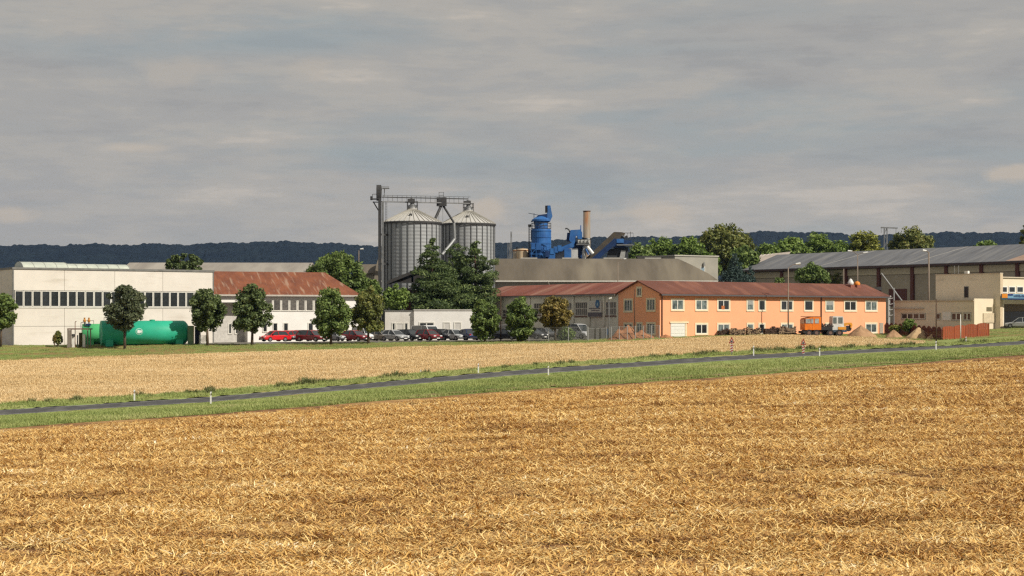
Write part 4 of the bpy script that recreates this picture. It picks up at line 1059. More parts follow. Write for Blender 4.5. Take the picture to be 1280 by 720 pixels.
MB().prism([(x(773.5), z(324)), (x(776), z(313)), (x(781.5), z(313.5)), (x(780), z(324))], -1.4, -.95).build('chute', mat('chute_pale', (0.35, .35, .33), .6), T)
s = MB(); s.bar((x(779), -1.1, z(291.6)), (x(791), -1.1, z(291.6)), .08, .10); s.bar((x(787.6), -1.1, z(305)), (x(787.6), -1.1, z(290)), .08, .08)
for u in (784, 791): s.bar((x(u), -1.1, z(300)), (x(u), -1.1, z(291.6)), .05, .05)
s.build('railing', STEEL, T)
s = MB(); s.path([(x(777), -1.2, z(295)), (x(780), -1.2, z(298)), (x(783.5), -1.2, z(295.5))], .22, 6); s.build('lamp_arm', STEEL, T)
# tanks at the left of the plant
for nm, u, w_, lab, m_ in (('storage_tank', 653.3, 15, 'small cream tank streaked with rust in front of the hills', mat('tank_rust', (0.60, 0.47, 0.30), .6, (0.52, .42, .29), .8, stretch=(1, 1, .3), extra=((0.45, .20, .06), .9, (1.2, 1.2, .3), .5, .65, .7))), ('storage_tank', 646, 10, 'paler narrow tank behind the rusty cream tank', mat('tank_pale', (0.45, .40, .32), .6))):
    T, x, z = plant(nm, lab, 'tank', u)
    r_ = w_/2*kp; off = 0 if w_ > 12 else 1.9
    MB().lathe([(.01, 0), (r_, 0), (r_, z(312.3)), (r_*.9, z(311.2)), (.01, z(310.6))], 24, (0, off)).build('shell', m_, T, smooth=False)
    MB().lathe([(r_+.01, z(313.4)), (r_+.06, z(313.4)), (r_+.06, z(312.4)), (r_+.01, z(312.4))], 24, (0, off)).build('rim', mat('rim_rust', (0.36, .15, .05), .8), T)
    MB().tube((0, off, z(311)), (0, off, z(308.5)), .12).build('vent_pipe', STEEL, T)
def pylon(u, D, ytop, lab, arm=None, w=.5):
    c = P(u, D, 0); t = thing('lattice_mast', lab, 'mast', (c.x, D, -4), 0); k = D/F; h = (YH-ytop)*k+4; mb = MB()
    for sx in (-w, w):
        for sy in (-w, w): mb.bar((sx, sy, 0), (sx*.5, sy*.5, h), .12, .12)
    n = int(h/1.6)
    for i in range(n):
        a, b = i*h/n, (i+1)*h/n; wa, wb = w*(1-.5*a/h), w*(1-.5*b/h); s_ = 1 if i % 2 else -1
        mb.bar((-wa*s_, -wa, a), (wb*s_, -wb, b), .07, .07); mb.bar((-wa*s_, wa, a), (wb*s_, wb, b), .07, .07)
    mb.build('lattice', GREYS, t)
    if arm:
        a = MB(); a.bar((arm[0]*k, 0, h), (arm[1]*k, 0, h-.15), .22, .3)
        for q in (arm[0]+.5, arm[1]-2): a.bar((q*k, 0, h), (q*k, 0, h-1.3), .1, .1)
        a.build('cross_arm', GREYS, t)
pylon(1107, 430, 284.4, 'grey lattice pylon with a single cross arm between two round trees', (-6, 15), .65)
pylon(639, 340, 289.5, 'thin lattice mast left of the blue filter tower', None, .18)
pylon(636, 352, 304, 'short grey lattice frame beside the cream tank', None, .35)

# ------------------------------------------------------------ green tanks and what stands round them
TG = mat('tank_green', (0.03, 0.43, 0.27), .5, (0.02, .33, .20), .4, extra=((0.10, .25, .16), .5, (.5, 1, 1), .6, .8, .4))
TL = mat('tank_light_green', (0.10, 0.52, 0.20), .5, (0.08, .44, .17), .6)
def htank(name, lab, u0, u1, yt, yb, D, ang, m_, dome=.35, logo=False):
    k = D/F; r = (yb-yt)/2*k; c = P(u0, D, (yt+yb)/2)
    L0 = (u1-u0)*k/(math.cos(ang)-(u1-640)/F*math.sin(ang))
    g_ = float(gz(c.x, c.y)); t = thing(name, lab, 'tank', (c.x, D, g_), ang, 'green fuel tanks'); zc = c.z-g_
    n = 32; mb = MB(); prof = [(.01, -.10), (r*.6, -.07), (r, 0), (r, L0), (r*.93, L0+dome*.35), (r*.7, L0+dome*.75), (.01, L0+dome)]
    for rr, xx in prof:
        for i in range(n):
            a = 2*math.pi*i/n; mb.v.append((xx, rr*math.cos(a), zc+rr*math.sin(a)))
    for q in range(len(prof)-1):
        for i in range(n): mb.f.append((q*n+i, q*n+(i+1) % n, (q+1)*n+(i+1) % n, (q+1)*n+i))
    o = mb.build('shell', m_, t, smooth=True)
    o.data.polygons.foreach_set('use_smooth', [i >= 2*n for i in range(len(o.data.polygons))])
    for xx in (.9, L0-.7):
        MB().box(xx-.45, xx+.45, -r*.9, r*.9, 0, zc-r*.55).build('saddle', m_, t)
    MB().lathe([(.35, zc+r-.05), (.35, zc+r+.12), (.01, zc+r+.15)], 14, (L0*.62, 0)).build('manhole', m_, t)
    h = MB(); h.path([(.4, 0, zc+r-.05), (.4, 0, zc+r+.4), (1.4, 0, zc+r+.4), (1.4, 0, zc+r-.05)], .03); h.build('handle', STEEL, t)
    if logo:
        l = MB(); xx = L0*.44
        for (dx, dz, w_, h_) in ((0, 0, .42, .42),):
            n2 = 24; vs = []
            for q in (0, 1):
                for i in range(n2):
                    a = 2*math.pi*i/n2; zz_ = .15+.42*math.sin(a); th = math.asin(zz_/r)
                    vs.append((xx+.46*math.cos(a)*(1 if q == 0 else .80), -(r+.02)*math.cos(math.asin((.15+.42*math.sin(a)*(1 if q == 0 else .8))/r)), zc+.15+.42*math.sin(a)*(1 if q == 0 else .8)))
            l.add(vs, [(i, (i+1) % n2, n2+(i+1) % n2, n2+i) for i in range(n2)])
        l.build('round_emblem', mat('emblem_ring', (0.30, .55, .45), .5), t)
        l = MB(); zf = lambda q: -(r+.03)*math.cos(math.asin(q/r))
        for a0, b0, a1, b1 in ((-.25, .02, .02, .36), (-.02, .02, .30, .30), (-.2, -.06, .1, .10)):
            l.add([(xx+a0, zf(b0), zc+b0), (xx+a1, zf(b0), zc+b0), (xx+a1+.04, zf(b1), zc+b1), (xx+a0+.04, zf(b1), zc+b1)], [(0, 1, 2, 3)])
        l.build('emblem_marks', mat('emblem_white', (0.75, .78, .75), .5), t)
    return t
htank('fuel_tank', 'large dark green horizontal fuel tank with a round white emblem', 126, 229, 400.8, 431.2, 220.0, .36, TG, .7, True)
htank('fuel_tank', 'smaller light green fuel tank half hidden behind the large dark green one', 103, 150, 404.8, 430.5, 223.3, .30, TL)
k_ = 218/F
q = G(84, 218); t = thing('pump_shelter', 'open pipe rack shelter with a rusty brown top beside the green tanks', 'shelter', tuple(q), .1)
zz = lambda y: (YH-y)*k_-q.z
MB().box(0, 29*k_, 0, 1.6, zz(412), zz(410.5)).build('roof', mat('rust_brown', (0.13, .065, .045), .8), t)
for x_ in (0, 4.2, 24.5, 28): MB().box(x_*k_, x_*k_+.12, 0, .12, -.1, zz(412)-.003).build('post', mat('post_grey', (0.22, .19, .16), .7), t)
MB().box(.05, 4.3*k_, .02, .08, .1, zz(412.5)).build('side_panel', mat('post_grey', (0.22, .19, .16), .7), t)
for x_, w_, y1 in ((5.5, 3, 418), (18.5, 3.2, 418), (11.5, 1.2, 419)):
    MB().box(x_*k_, (x_+w_)*k_, .3, .6, 0, zz(y1)).build('pump', WHITE if w_ > 2 else STEEL, t)
MB().path([(9*k_, .5, 0), (9*k_, .5, zz(402.5)), (10.5*k_, .5, zz(401.5))], .05).build('pipe', mat('rust_pipe', (0.22, .12, .08), .7), t)
MB().path([(16*k_, .6, zz(410)), (16*k_, .6, zz(403.5)), (19*k_, .6, zz(402.5)), (20.5*k_, .6, zz(404))], .045).build('pipe', GREYS, t)
MB().tube((7.3*k_, .25, zz(420.5)), (7.3*k_, .25, zz(417.5)), .2).build('valve', STEEL, t)
MB().box(13*k_, 17*k_, .9, 1.2, 0, zz(416)).build('tank_end', mat('olive', (0.13, .12, .05), .8), t)
q = P(108.5, 222.5, 404.5); t = thing('valve_pair', 'pair of yellow and red valve heads on top of the light green tank', 'valve', (q.x, q.y, q.z-.15), 0)
for dx in (-.28, .27):
    MB().tube((dx, 0, -.2), (dx, 0, .35), .08).build('stem', STEEL, t)
    MB().lathe([(.01, .3), (.16, .35), (.20, .55), (.10, .72), (.12, .9), (.01, .92)], 10, (dx, 0)).build('cap', mat('valve_yellow', (0.5, .22, .04), .6), t)
MB().box(-.1, .5, -.15, .15, -.1, .15).build('base', NAVY, t)
q = G(234.5, 222); t = thing('metal_cabinet', 'grey-green metal cabinet at the right end of the large green tank', 'cabinet', tuple(q), .1)
h = (YH-407.5)*222/F-q.z
MB().box(0, .68, 0, .5, 0, h).build('body', mat('cabinet_green', (0.16, .24, .15), .6, (0.12, .19, .12), 1), t); MB().box(.04, .62, -.03, -.001, .1, h-.1).build('door', MATS['cabinet_green'], t)
MB().box(.69, .80, 0, .4, 0, h).build('pale_edge', mat('cream_frame', (0.6, .55, .45), .6), t)
q = G(243.5, 223); t = thing('dark_container', 'dark blue upright container beside the white lattice screen', 'container', tuple(q), .05); h = (YH-408.5)*223/F-q.z
MB().box(0, .62, 0, .7, 0, h).build('body', mat('navy_box', (0.015, .018, .05), .6), t); MB().box(.05, .25, -.03, -.002, h*.3, h*.8).build('door', mat('navy_door', (0.025, .035, .09), .6), t)
MB().box(.62, .66, 0, .7, 0, h*.95).build('edge', GREYS, t)
q = G(249.5, 222); t = thing('lattice_screen', 'white diamond lattice screen below the loose-crowned tree', 'screen', tuple(q), 0); h = 1.25
l = MB()
for i in range(9):
    a = i*.16-.5
    for sgn in (1, -1):
        x0_, x1_ = (a, a+h) if sgn > 0 else (a+h, a)
        z0_, z1_ = 0.0, h
        # clip to the screen width 0..0.75
        def cl_(x0_, z0_, x1_, z1_):
            t0, t1 = 0, 1; dx = x1_-x0_
            for lo, hi in ((0, .78),):
                ta, tb = (lo-x0_)/dx, (hi-x0_)/dx
                if ta > tb: ta, tb = tb, ta
                t0, t1 = max(t0, ta), min(t1, tb)
            return (t0, t1) if t1 > t0+.05 else None
        c = cl_(x0_, z0_, x1_, z1_)
        if c: l.bar((x0_+(x1_-x0_)*c[0], sgn*.02, z1_*c[0]), (x0_+(x1_-x0_)*c[1], sgn*.02, z1_*c[1]), .05, .03)
tag(l.build('lattice', WHITE, t), kind='stuff')
MB().box(-.05, -.001, -.03, .03, -.1, h).build('frame', WHITE, t); MB().box(.781, .83, -.03, .03, -.1, h).build('frame', WHITE, t)
# ------------------------------------------------------------ trees
def leafmat(name, c, c2, c3, rough=.55):
    m = bpy.data.materials.new(name); m.use_nodes = True; t = m.node_tree; N = t.nodes; L = t.links.new
    b = N['Principled BSDF']; b.inputs['Roughness'].default_value = rough; b.inputs['Specular IOR Level'].default_value = .35
    at = N.new('ShaderNodeAttribute'); at.attribute_name = 'tone'
    r = N.new('ShaderNodeValToRGB'); r.color_ramp.elements.new(.5)
    for e, (p, cc) in zip(r.color_ramp.elements, ((0, c), (.6, c2), (1, c3))): e.position = p; e.color = (*cc, 1)
    L(at.outputs['Fac'], r.inputs[0]); L(r.outputs[0], b.inputs['Base Color'])
    tr = N.new('ShaderNodeBsdfTranslucent'); L(r.outputs[0], tr.inputs[0]); mx = N.new('ShaderNodeMixShader'); mx.inputs[0].default_value = .30
    L(b.outputs[0], mx.inputs[1]); L(tr.outputs[0], mx.inputs[2]); L(mx.outputs[0], N['Material Output'].inputs[0])
    return m
LM = {
 'dark': leafmat('leaves_dark', (0.049, 0.075, 0.025), (0.125, 0.170, 0.055), (0.275, 0.325, 0.125)),
 'grey': leafmat('leaves_grey', (0.055, 0.070, 0.035), (0.120, 0.144, 0.070), (0.283, 0.304, 0.186), .4),
 'mid': leafmat('leaves_mid', (0.065, 0.104, 0.026), (0.162, 0.229, 0.057), (0.336, 0.413, 0.120)),
 'bright': leafmat('leaves_bright', (0.077, 0.126, 0.023), (0.186, 0.271, 0.055), (0.339, 0.424, 0.119)),
 'yellow': leafmat('leaves_yellow', (0.107, 0.133, 0.025), (0.267, 0.285, 0.053), (0.464, 0.428, 0.107)),
 'brown': leafmat('leaves_brown', (0.099, 0.087, 0.026), (0.261, 0.207, 0.055), (0.478, 0.348, 0.109)),
 'olive': leafmat('leaves_olive', (0.077, 0.099, 0.026), (0.186, 0.207, 0.052), (0.370, 0.326, 0.099)),
 'pine': leafmat('pine_needles', (0.041, 0.070, 0.023), (0.117, 0.165, 0.053), (0.265, 0.323, 0.117), .6),
 'spruce': leafmat('spruce_needles', (0.026, 0.048, 0.039), (0.061, 0.099, 0.083), (0.131, 0.186, 0.162), .6),
}
BARK = mat('bark', (0.13, 0.095, 0.065), .95, (0.07, 0.05, 0.035), 6, stretch=(2, 2, .5), bump=.4)
def crown(name, m, par, rg, centres, radii, nleaf, size, flat=.85, out=.55, aspect=.6):
    """leaves spread over and inside clumps; centres (k,3), radii (k,)"""
    k = len(centres); w = radii**2; pick = rg.choice(k, nleaf, p=w/w.sum())
    d = rg.normal(size=(nleaf, 3)); d /= np.linalg.norm(d, axis=1)[:, None]
    rr = radii[pick]*(rg.rand(nleaf)**.28)*rg.uniform(.82, 1.12, nleaf)
    pos = centres[pick]+d*rr[:, None]*np.array([1, 1, flat])
    nrm = d*out+rg.normal(size=(nleaf, 3))*.45+np.array([0, 0, .35]); nrm /= np.linalg.norm(nrm, axis=1)[:, None]
    a = np.cross(nrm, rg.normal(size=(nleaf, 3))); a /= np.linalg.norm(a, axis=1)[:, None]; b = np.cross(nrm, a)
    s = size*rg.uniform(.55, 1.35, nleaf)[:, None]
    V = np.stack([pos-a*s, pos-b*s*aspect, pos+a*s, pos+b*s*aspect], 1).reshape(-1, 3)
    Q = np.arange(nleaf*4).reshape(-1, 4)
    o = npmesh(name, V, Q, m, par)
    tone = np.clip(rg.normal(.45, .2, nleaf)+(rg.rand(k)[pick]-.5)*.35, 0, 1)
    at = o.data.attributes.new('tone', 'FLOAT', 'POINT'); at.data.foreach_set('value', np.repeat(tone, 4).astype(np.float32))
    return o
def tree(u, D, ytop, ybot, uw, mk, label, seed, kind='round', leaf=.17, dens=1.0, name='tree', group=None, zg=None, open_=0.0, shape=1.0, cat='tree', tw=1.0, nt_=3):
    """u = middle of the trunk, ytop/ybot = the crown, uw = its width, all read off the photograph at distance D"""
    rg = np.random.RandomState(seed); k = D/F; X = (u-640)*k
    g_ = float(gz(X, D)) if zg is None else zg
    t = thing(name, label, cat, (X, D, g_), rg.rand()*.5, group)
    zt_ = (YH-ytop)*k-g_; zb_ = (YH-ybot)*k-g_; rw = uw*k/2; zc = (zt_+zb_)/2; rz_ = (zt_-zb_)/2
    n = int({'round': 90, 'loose': 70, 'big': 90, 'row': 60}.get(kind, 60)); C_ = []; Rr = []
    for i in range(n):
        for _ in range(30):
            d = rg.normal(size=3); d /= np.linalg.norm(d); q = rg.uniform(.30, .98)**.5
            zz = d[2]*q
            wid = 1.0 if shape == 1 else (1-.28*max(zz, -1)*shape)*.95
            if rg.rand() > .0: break
        cr = rg.uniform(.17, .30) if kind != 'round' else rg.uniform(.18, .28)
        if kind in ('big', 'row'): cr = rg.uniform(.15, .28)
        lim = 1-cr*.8
        q = min(q, 1.02-cr*.6+rg.uniform(-.06, .05))
        C_.append((d[0]*q*rw*wid, d[1]*q*rw*wid, zc+d[2]*q*rz_)); Rr.append(cr*min(rw, rz_*1.15))
    for i in range(7): C_.append((rg.uniform(-.3, .3)*rw, rg.uniform(-.3, .3)*rw, zc+rg.uniform(-.5, .5)*rz_)); Rr.append(.42*min(rw, rz_))
    C_ = np.array(C_); Rr = np.array(Rr)
    if False and open_: keep = rg.rand(n) > open_; keep[:6] = True; C_ = C_[keep]; Rr = Rr[keep]
    area = (rw/k)*(rz_/k)   # size in the photograph decides how many leaves are worth having
    nl = int(min(14000, max(800, 17*area*dens*(.17/leaf)**1.2)))
    crown('crown', LM[mk], t, rg, C_, Rr, nl, leaf)
    tb = MB(); r0 = max(.08, .045*rw+.05)*tw
    p = Vector((0, 0, -.1)); q = Vector((rg.uniform(-.1, .1), rg.uniform(-.1, .1), max(zb_+.3*rz_, .5)))
    tb.tube(p, q, r0*1.15, r0*.8, 9)
    e = Vector((q.x*1.5, q.y*1.5, zc+.45*rz_)); tb.tube(q, e, r0*.8, r0*.3, 7)
    for i in range(7):
        c_ = C_[rg.randint(len(C_))]; s_ = q.lerp(e, rg.uniform(0, .7)); m_ = s_.lerp(Vector(c_), .5)+Vector((0, 0, .08*rz_))
        tb.tube(s_, m_, r0*.38, r0*.25, 5, False); tb.tube(m_, Vector(c_), r0*.25, r0*.08, 5, False)
    tb.build('trunk', BARK, t, smooth=True)
    return t
FG = 'front row of ornamental trees along the factory'
tree(1, 219, 366, 412, 40, 'mid', 'round green tree cut by the left edge beside the white workshop', 1, leaf=.19, group=FG)
tree(156, 216.5, 355.5, 414.5, 51, 'grey', 'dense ball-shaped dark tree on a bare stem in front of the large green tank', 2, leaf=.17, dens=1.25, group=FG)
tree(259.5, 221, 361, 415, 50, 'dark', 'loose dark tree before the right end of the white workshop', 3, 'loose', leaf=.19, dens=.85, open_=.12, group=FG)
tree(315, 221, 355, 417, 52, 'dark', 'dark tree with a pointed top left of the two red parked cars', 4, 'loose', leaf=.19, dens=.85, shape=1.2, open_=.1, group=FG)
tree(413.5, 223, 359, 423, 50, 'mid', 'green bushy tree before the corner of the rust-roofed building, above a dark red car', 5, 'loose', leaf=.18, dens=.9, group=FG)
tree(460.5, 224, 357, 418, 47, 'olive', 'olive green tree right of the rust-roofed building with yellowing tips', 6, 'loose', leaf=.18, dens=.9, shape=.8, group=FG)
tree(606.5, 225, 373.5, 427, 37, 'mid', 'full green tree reaching the ground at the right end of the white annex', 7, leaf=.17, group=FG)
tree(652, 225, 370, 429, 41, 'mid', 'full egg-shaped green tree in front of the cream wing, right of a thin pole', 8, leaf=.17, group=FG)
tree(694, 225, 369, 413, 40, 'brown', 'tree with brownish-yellow leaves in front of the cream wing', 9, leaf=.17, group=FG)
tree(707, 226.5, 408, 427, 24, 'mid', 'low green bush below the brownish tree beside the pale van', 10, 'loose', leaf=.13, name='bush', cat='bush')
tree(72.5, 219, 413, 431, 12, 'olive', 'small dark cone-shaped shrub before the white workshop wall', 11, leaf=.10, dens=2, name='shrub', cat='shrub', shape=1.8)
tree(68.3, 218.5, 417.5, 429, 4.5, 'brown', 'tiny dry reddish shrub left of the cone-shaped shrub', 12, leaf=.08, dens=3, name='shrub', cat='shrub')
tree(1136, 236, 398, 414.5, 19, 'bright', 'round bright green bush beside the sand heap', 13, leaf=.13, dens=1.6, name='bush', cat='bush')
tree(1119, 240, 405, 415, 17, 'yellow', 'low garden shrub with yellow-green leaves by the orange house corner', 14, 'loose', leaf=.12, name='bush', cat='bush')
# behind the buildings
tree(420, 262, 315.5, 372, 76, 'mid', 'large green tree behind the hip of the rust-red roof', 20, 'big', leaf=.24, dens=1.0, zg=-3.5, shape=.6)
tree(457, 260, 345, 380, 40, 'mid', 'lower green tree just left of the elevator tower', 21, 'big', leaf=.22, zg=-3.5)
tree(495, 258, 355.5, 390, 34, 'bright', 'small light green tree below the left silo', 22, 'loose', leaf=.2, zg=-3.5)
tree(233, 262, 317.5, 345, 54, 'dark', 'wide dark tree top showing above the flat roof of the white workshop', 23, 'row', leaf=.2, zg=-3.5, dens=1.2)
BK = 'trees beyond the barn and the grey hall'
far = [(800, 365, 303, 345, 40, 'mid', 'mid-green tree at the left end of the tree belt, next to the conveyor'),
 (828, 372, 294.5, 345, 52, 'bright', 'bright green broad tree left of the tallest brownish crown'),
 (862, 368, 297, 345, 48, 'bright', 'bright green tree leaning against the tallest brownish crown'),
 (905, 376, 279.5, 345, 74, 'olive', 'tallest rounded crown with brownish-olive leaves above the grey block'),
 (882, 352, 311, 350, 40, 'bright', 'lower bright crown in front of the tallest brownish tree'),
 (930, 362, 306, 350, 44, 'mid', 'green crown right below the tallest brownish tree'),
 (960, 392, 303.5, 345, 44, 'bright', 'light green crown right of the tallest brownish tree'),
 (990, 402, 295, 345, 50, 'bright', 'light green broad crown above the left end of the grey roof'),
 (1022, 404, 290, 345, 46, 'bright', 'tall light green crown above the grey hall roof'),
 (1050, 398, 300, 340, 40, 'bright', 'low light green crown left of the yellow-green one'),
 (1080, 398, 288, 340, 50, 'yellow', 'yellow-green crown left of the lattice pylon'),
 (1142, 402, 281.5, 335, 56, 'olive', 'round dark olive tree right of the lattice pylon'),
 (1122, 404, 292, 335, 26, 'olive', 'small olive crown between the pylon and the round dark tree'),
 (1231, 410, 299, 325, 36, 'bright', 'flat light green crown top above the grey roof'),
 (1287, 395, 278, 320, 28, 'olive', 'dark tree cut by the right edge above the grey roof')]
for i, (u, D, yt, yb, w_, mk, lab) in enumerate(far):
    tree(u, D, yt, yb, w_, mk, lab, 40+i, 'big' if w_ > 30 else 'row', leaf=.34, zg=-3.5, dens=1.25, group=BK, shape=.4)
tree(1016, 335, 328.5, 362, 48, 'mid', 'bushy green tree in front of the grey hall, above the orange building roof', 60, 'big', leaf=.26, zg=-2.6, shape=.5)
tree(1046, 338, 337, 362, 36, 'olive', 'lower dull green tree touching the grey hall wall', 61, 'loose', leaf=.26, zg=-2.6)
tree(974, 340, 345, 362, 14, 'mid', 'small green bush at the first pillar of the grey hall', 62, 'loose', leaf=.2, zg=-2.6, name='bush', cat='bush')
# conifers: tiers of drooping sprays
def conifer(u, D, ytop, ybot, uw, mk, label, seed, leaf=.25, zg=-3.5, nl=7000, pine=True, group=None, lean=0):
    rg = np.random.RandomState(seed); k = D/F; X = (u-640)*k; t = thing('pine_tree' if pine else 'spruce_tree', label, 'tree', (X, D, zg), 0, group)
    zt_ = (YH-ytop)*k-zg; zb_ = (YH-ybot)*k-zg; H = zt_-zb_; rw = uw*k/2; C_ = []; Rr = []
    lv = 11 if pine else 13
    for i in range(lv):
        f = i/(lv-1); z_ = zb_+H*(.06+.90*f)
        prof = (math.sin(math.pi*min(1, (1-f)*.58+.0))**.7 if pine else (1-f)**.85)
        rr = rw*max(.10, prof)*rg.uniform(.88, 1.15); nb = max(2, int(4+7*prof))
        for j in range(nb):
            a = rg.rand()*6.283; q = rg.uniform(.3, .95)
            if rg.rand() < .12: q *= 1.15
            C_.append((math.cos(a)*rr*q+lean*f*k, math.sin(a)*rr*q, z_+rg.uniform(-.04, .04)*H-(.0 if pine else .06*H*q)))
            Rr.append(rw*rg.uniform(.22, .38)*(.45+.55*prof))
    C_.append((lean*k, 0, zb_+H*.95)); Rr.append(rw*.13)
    crown('crown', LM[mk], t, rg, np.array(C_), np.array(Rr), nl, leaf, flat=.45 if pine else .6, aspect=.35, out=.3)
    tb = MB(); r0 = .28 if pine else .2
    tb.tube((0, 0, -.1), (lean*k*.5, 0, zb_+H*.5), r0, r0*.6, 8); tb.tube((lean*k*.5, 0, zb_+H*.5), (lean*k, 0, zb_+H*.93), r0*.6, r0*.12, 7)
    for c_ in C_[::3]:
        tb.tube((lean*k*.3, 0, c_[2]-.4), c_, r0*.22, r0*.06, 4, False)
    tb.build('trunk', mat('pine_bark', (0.10, .055, .035), .95, (.06, .035, .025), 5), t, smooth=True)
    return t
PG = 'tall pines in front of the silos'
conifer(540, 262, 299, 388, 56, 'pine', 'left tall pine of the dark group in front of the silos', 71, group=PG, nl=10000)
conifer(571, 265, 303, 388, 72, 'pine', 'middle broad pine of the dark group, below the bent grain spout', 72, group=PG, nl=12000)
conifer(594, 262, 302.5, 388, 60, 'pine', 'right broad pine of the dark group before the brown barn roof', 73, group=PG, nl=11000)
conifer(560, 261, 335, 392, 84, 'pine', 'low dense pine filling the foot of the group above the white annex', 74, group=PG, nl=12000)
conifer(918.5, 335, 316, 360, 44, 'spruce', 'dark blue-green spruce between the concrete block and the grey hall', 75, leaf=.26, pine=False, nl=4500)
conifer(938, 338, 330, 362, 22, 'spruce', 'small green conifer right of the dark blue-green spruce', 76, leaf=.24, pine=False, nl=1500)
# ------------------------------------------------------------ vehicles
TYRE = mat('tyre', (0.02, .02, .02), .8); RIM = mat('wheel_rim', (0.35, .35, .36), .4, metal=.6)
CGL = mat('car_glass', (0.03, 0.038, 0.042), .06, spec=.8); LAMP = mat('headlight_glass', (0.7, .72, .72), .15, spec=.8); BLK = mat('black_trim', (0.025, .025, .026), .6)
def paint(n, c, r=.28): return mat('paint_'+n, c, r, tuple(x*.93 for x in c), 1, spec=.6)
def loft(secs):
    mb = MB(); n = len(secs[0]); mb.v = [p for s_ in secs for p in s_]
    for i in range(len(secs)-1):
        for j in range(n): mb.f.append((i*n+j, i*n+(j+1) % n, (i+1)*n+(j+1) % n, (i+1)*n+j))
    mb.f += [tuple(range(n)), tuple(range(n*(len(secs)-1), n*len(secs)))[::-1]]
    return mb
def car_parts(kind):
    """x forward; returns builder lists for body, glass, roof"""
    L_, Wd, H_ = {'hatch': (3.9, 1.66, 1.43), 'sedan': (4.5, 1.72, 1.42), 'wagon': (4.55, 1.72, 1.47), 'van': (4.9, 1.9, 1.95)}[kind]
    h = L_/2; bz = .86 if kind != 'van' else 1.05
    prof = {'hatch': [(-h, .70), (-h+.12, .90), (-1.1, bz+.04), (.55, bz+.02), (1.2, .84), (h-.15, .70), (h, .55)],
            'sedan': [(-h, .62), (-h+.15, .88), (-1.35, .93), (.60, .90), (1.3, .83), (h-.18, .70), (h, .52)],
            'wagon': [(-h, .72), (-h+.1, .90), (-1.3, .92), (.65, .90), (1.35, .82), (h-.18, .70), (h, .52)],
            'van': [(-h, .9), (-h+.06, 1.1), (-1.3, 1.12), (1.1, 1.10), (1.7, 1.0), (h-.15, .82), (h, .6)]}[kind]
    def sec(x, zt_):
        e = abs(x)/h; w = Wd/2*(1-.10*max(0, (e-.75)/.25)**2); lo = .20+.10*max(0, (e-.85)/.15)
        return [(x, -w+.08, lo), (x, -w, lo+.12), (x, -w, zt_-.14), (x, -w+.07, zt_-.03), (x, -w+.25, zt_), (x, w-.25, zt_), (x, w-.07, zt_-.03), (x, w, zt_-.14), (x, w, lo+.12), (x, w-.08, lo)]
    body = loft([sec(x, z_) for x, z_ in prof])
    g = {'hatch': [(-h+.10, bz-.02, bz), (-h+.45, bz, H_-.06), (-.2, bz, H_), (.35, bz, H_-.06), (1.15, bz-.06, bz-.05)],
         'sedan': [(-1.6, .88, .90), (-1.0, .9, H_-.05), (-.1, .9, H_), (.35, .9, H_-.06), (1.2, .82, .86)],
         'wagon': [(-h+.08, .88, .92), (-h+.40, .9, H_-.05), (-.1, .9, H_), (.4, .9, H_-.06), (1.22, .82, .86)],
         'van': [(-h+.03, 1.05, 1.08), (-h+.12, 1.05, H_-.04), (.2, 1.05, H_), (.9, 1.05, H_-.08), (1.75, .96, 1.0)]}[kind]
    wb = Wd/2-.05; wr = Wd/2-.26 if kind != 'van' else Wd/2-.12
    def gs_(x, zb, zt_):
        q = min(1, (zt_-zb)/.4); w2 = wb+(wr-wb)*q
        return [(x, -wb, zb-.05), (x, -w2, zt_), (x, w2, zt_), (x, wb, zb-.05)]
    glass = loft([gs_(*a) for a in g])
    a, b = g[1][0], g[3][0]
    roof = MB(); m_ = g[2]
    roof.slab([(a-.02, -wr-.01, g[1][2]+.035), (m_[0], -wr-.02, m_[2]+.035), (m_[0], wr+.02, m_[2]+.035), (a-.02, wr+.01, g[1][2]+.035)], .07)
    roof.slab([(m_[0], -wr-.02, m_[2]+.034), (b+.03, -wr-.01, g[3][2]+.034), (b+.03, wr+.01, g[3][2]+.034), (m_[0], wr+.02, m_[2]+.034)], .07)
    for sd in (-1, 1):
        roof.bar((b, sd*(wr+.0), g[3][2]), (g[4][0]-.02, sd*wb, g[4][1]-.02), .07, .07)
        roof.bar((a, sd*(wr), g[1][2]), (g[0][0], sd*wb, g[0][1]), .10, .12)
        roof.bar((-.15, sd*(wr+.01), m_[2]-.02), (-.2, sd*(wb+.01), bz-.02), .05, .08)
    return body, glass, roof, L_, Wd, H_
CARS = {}
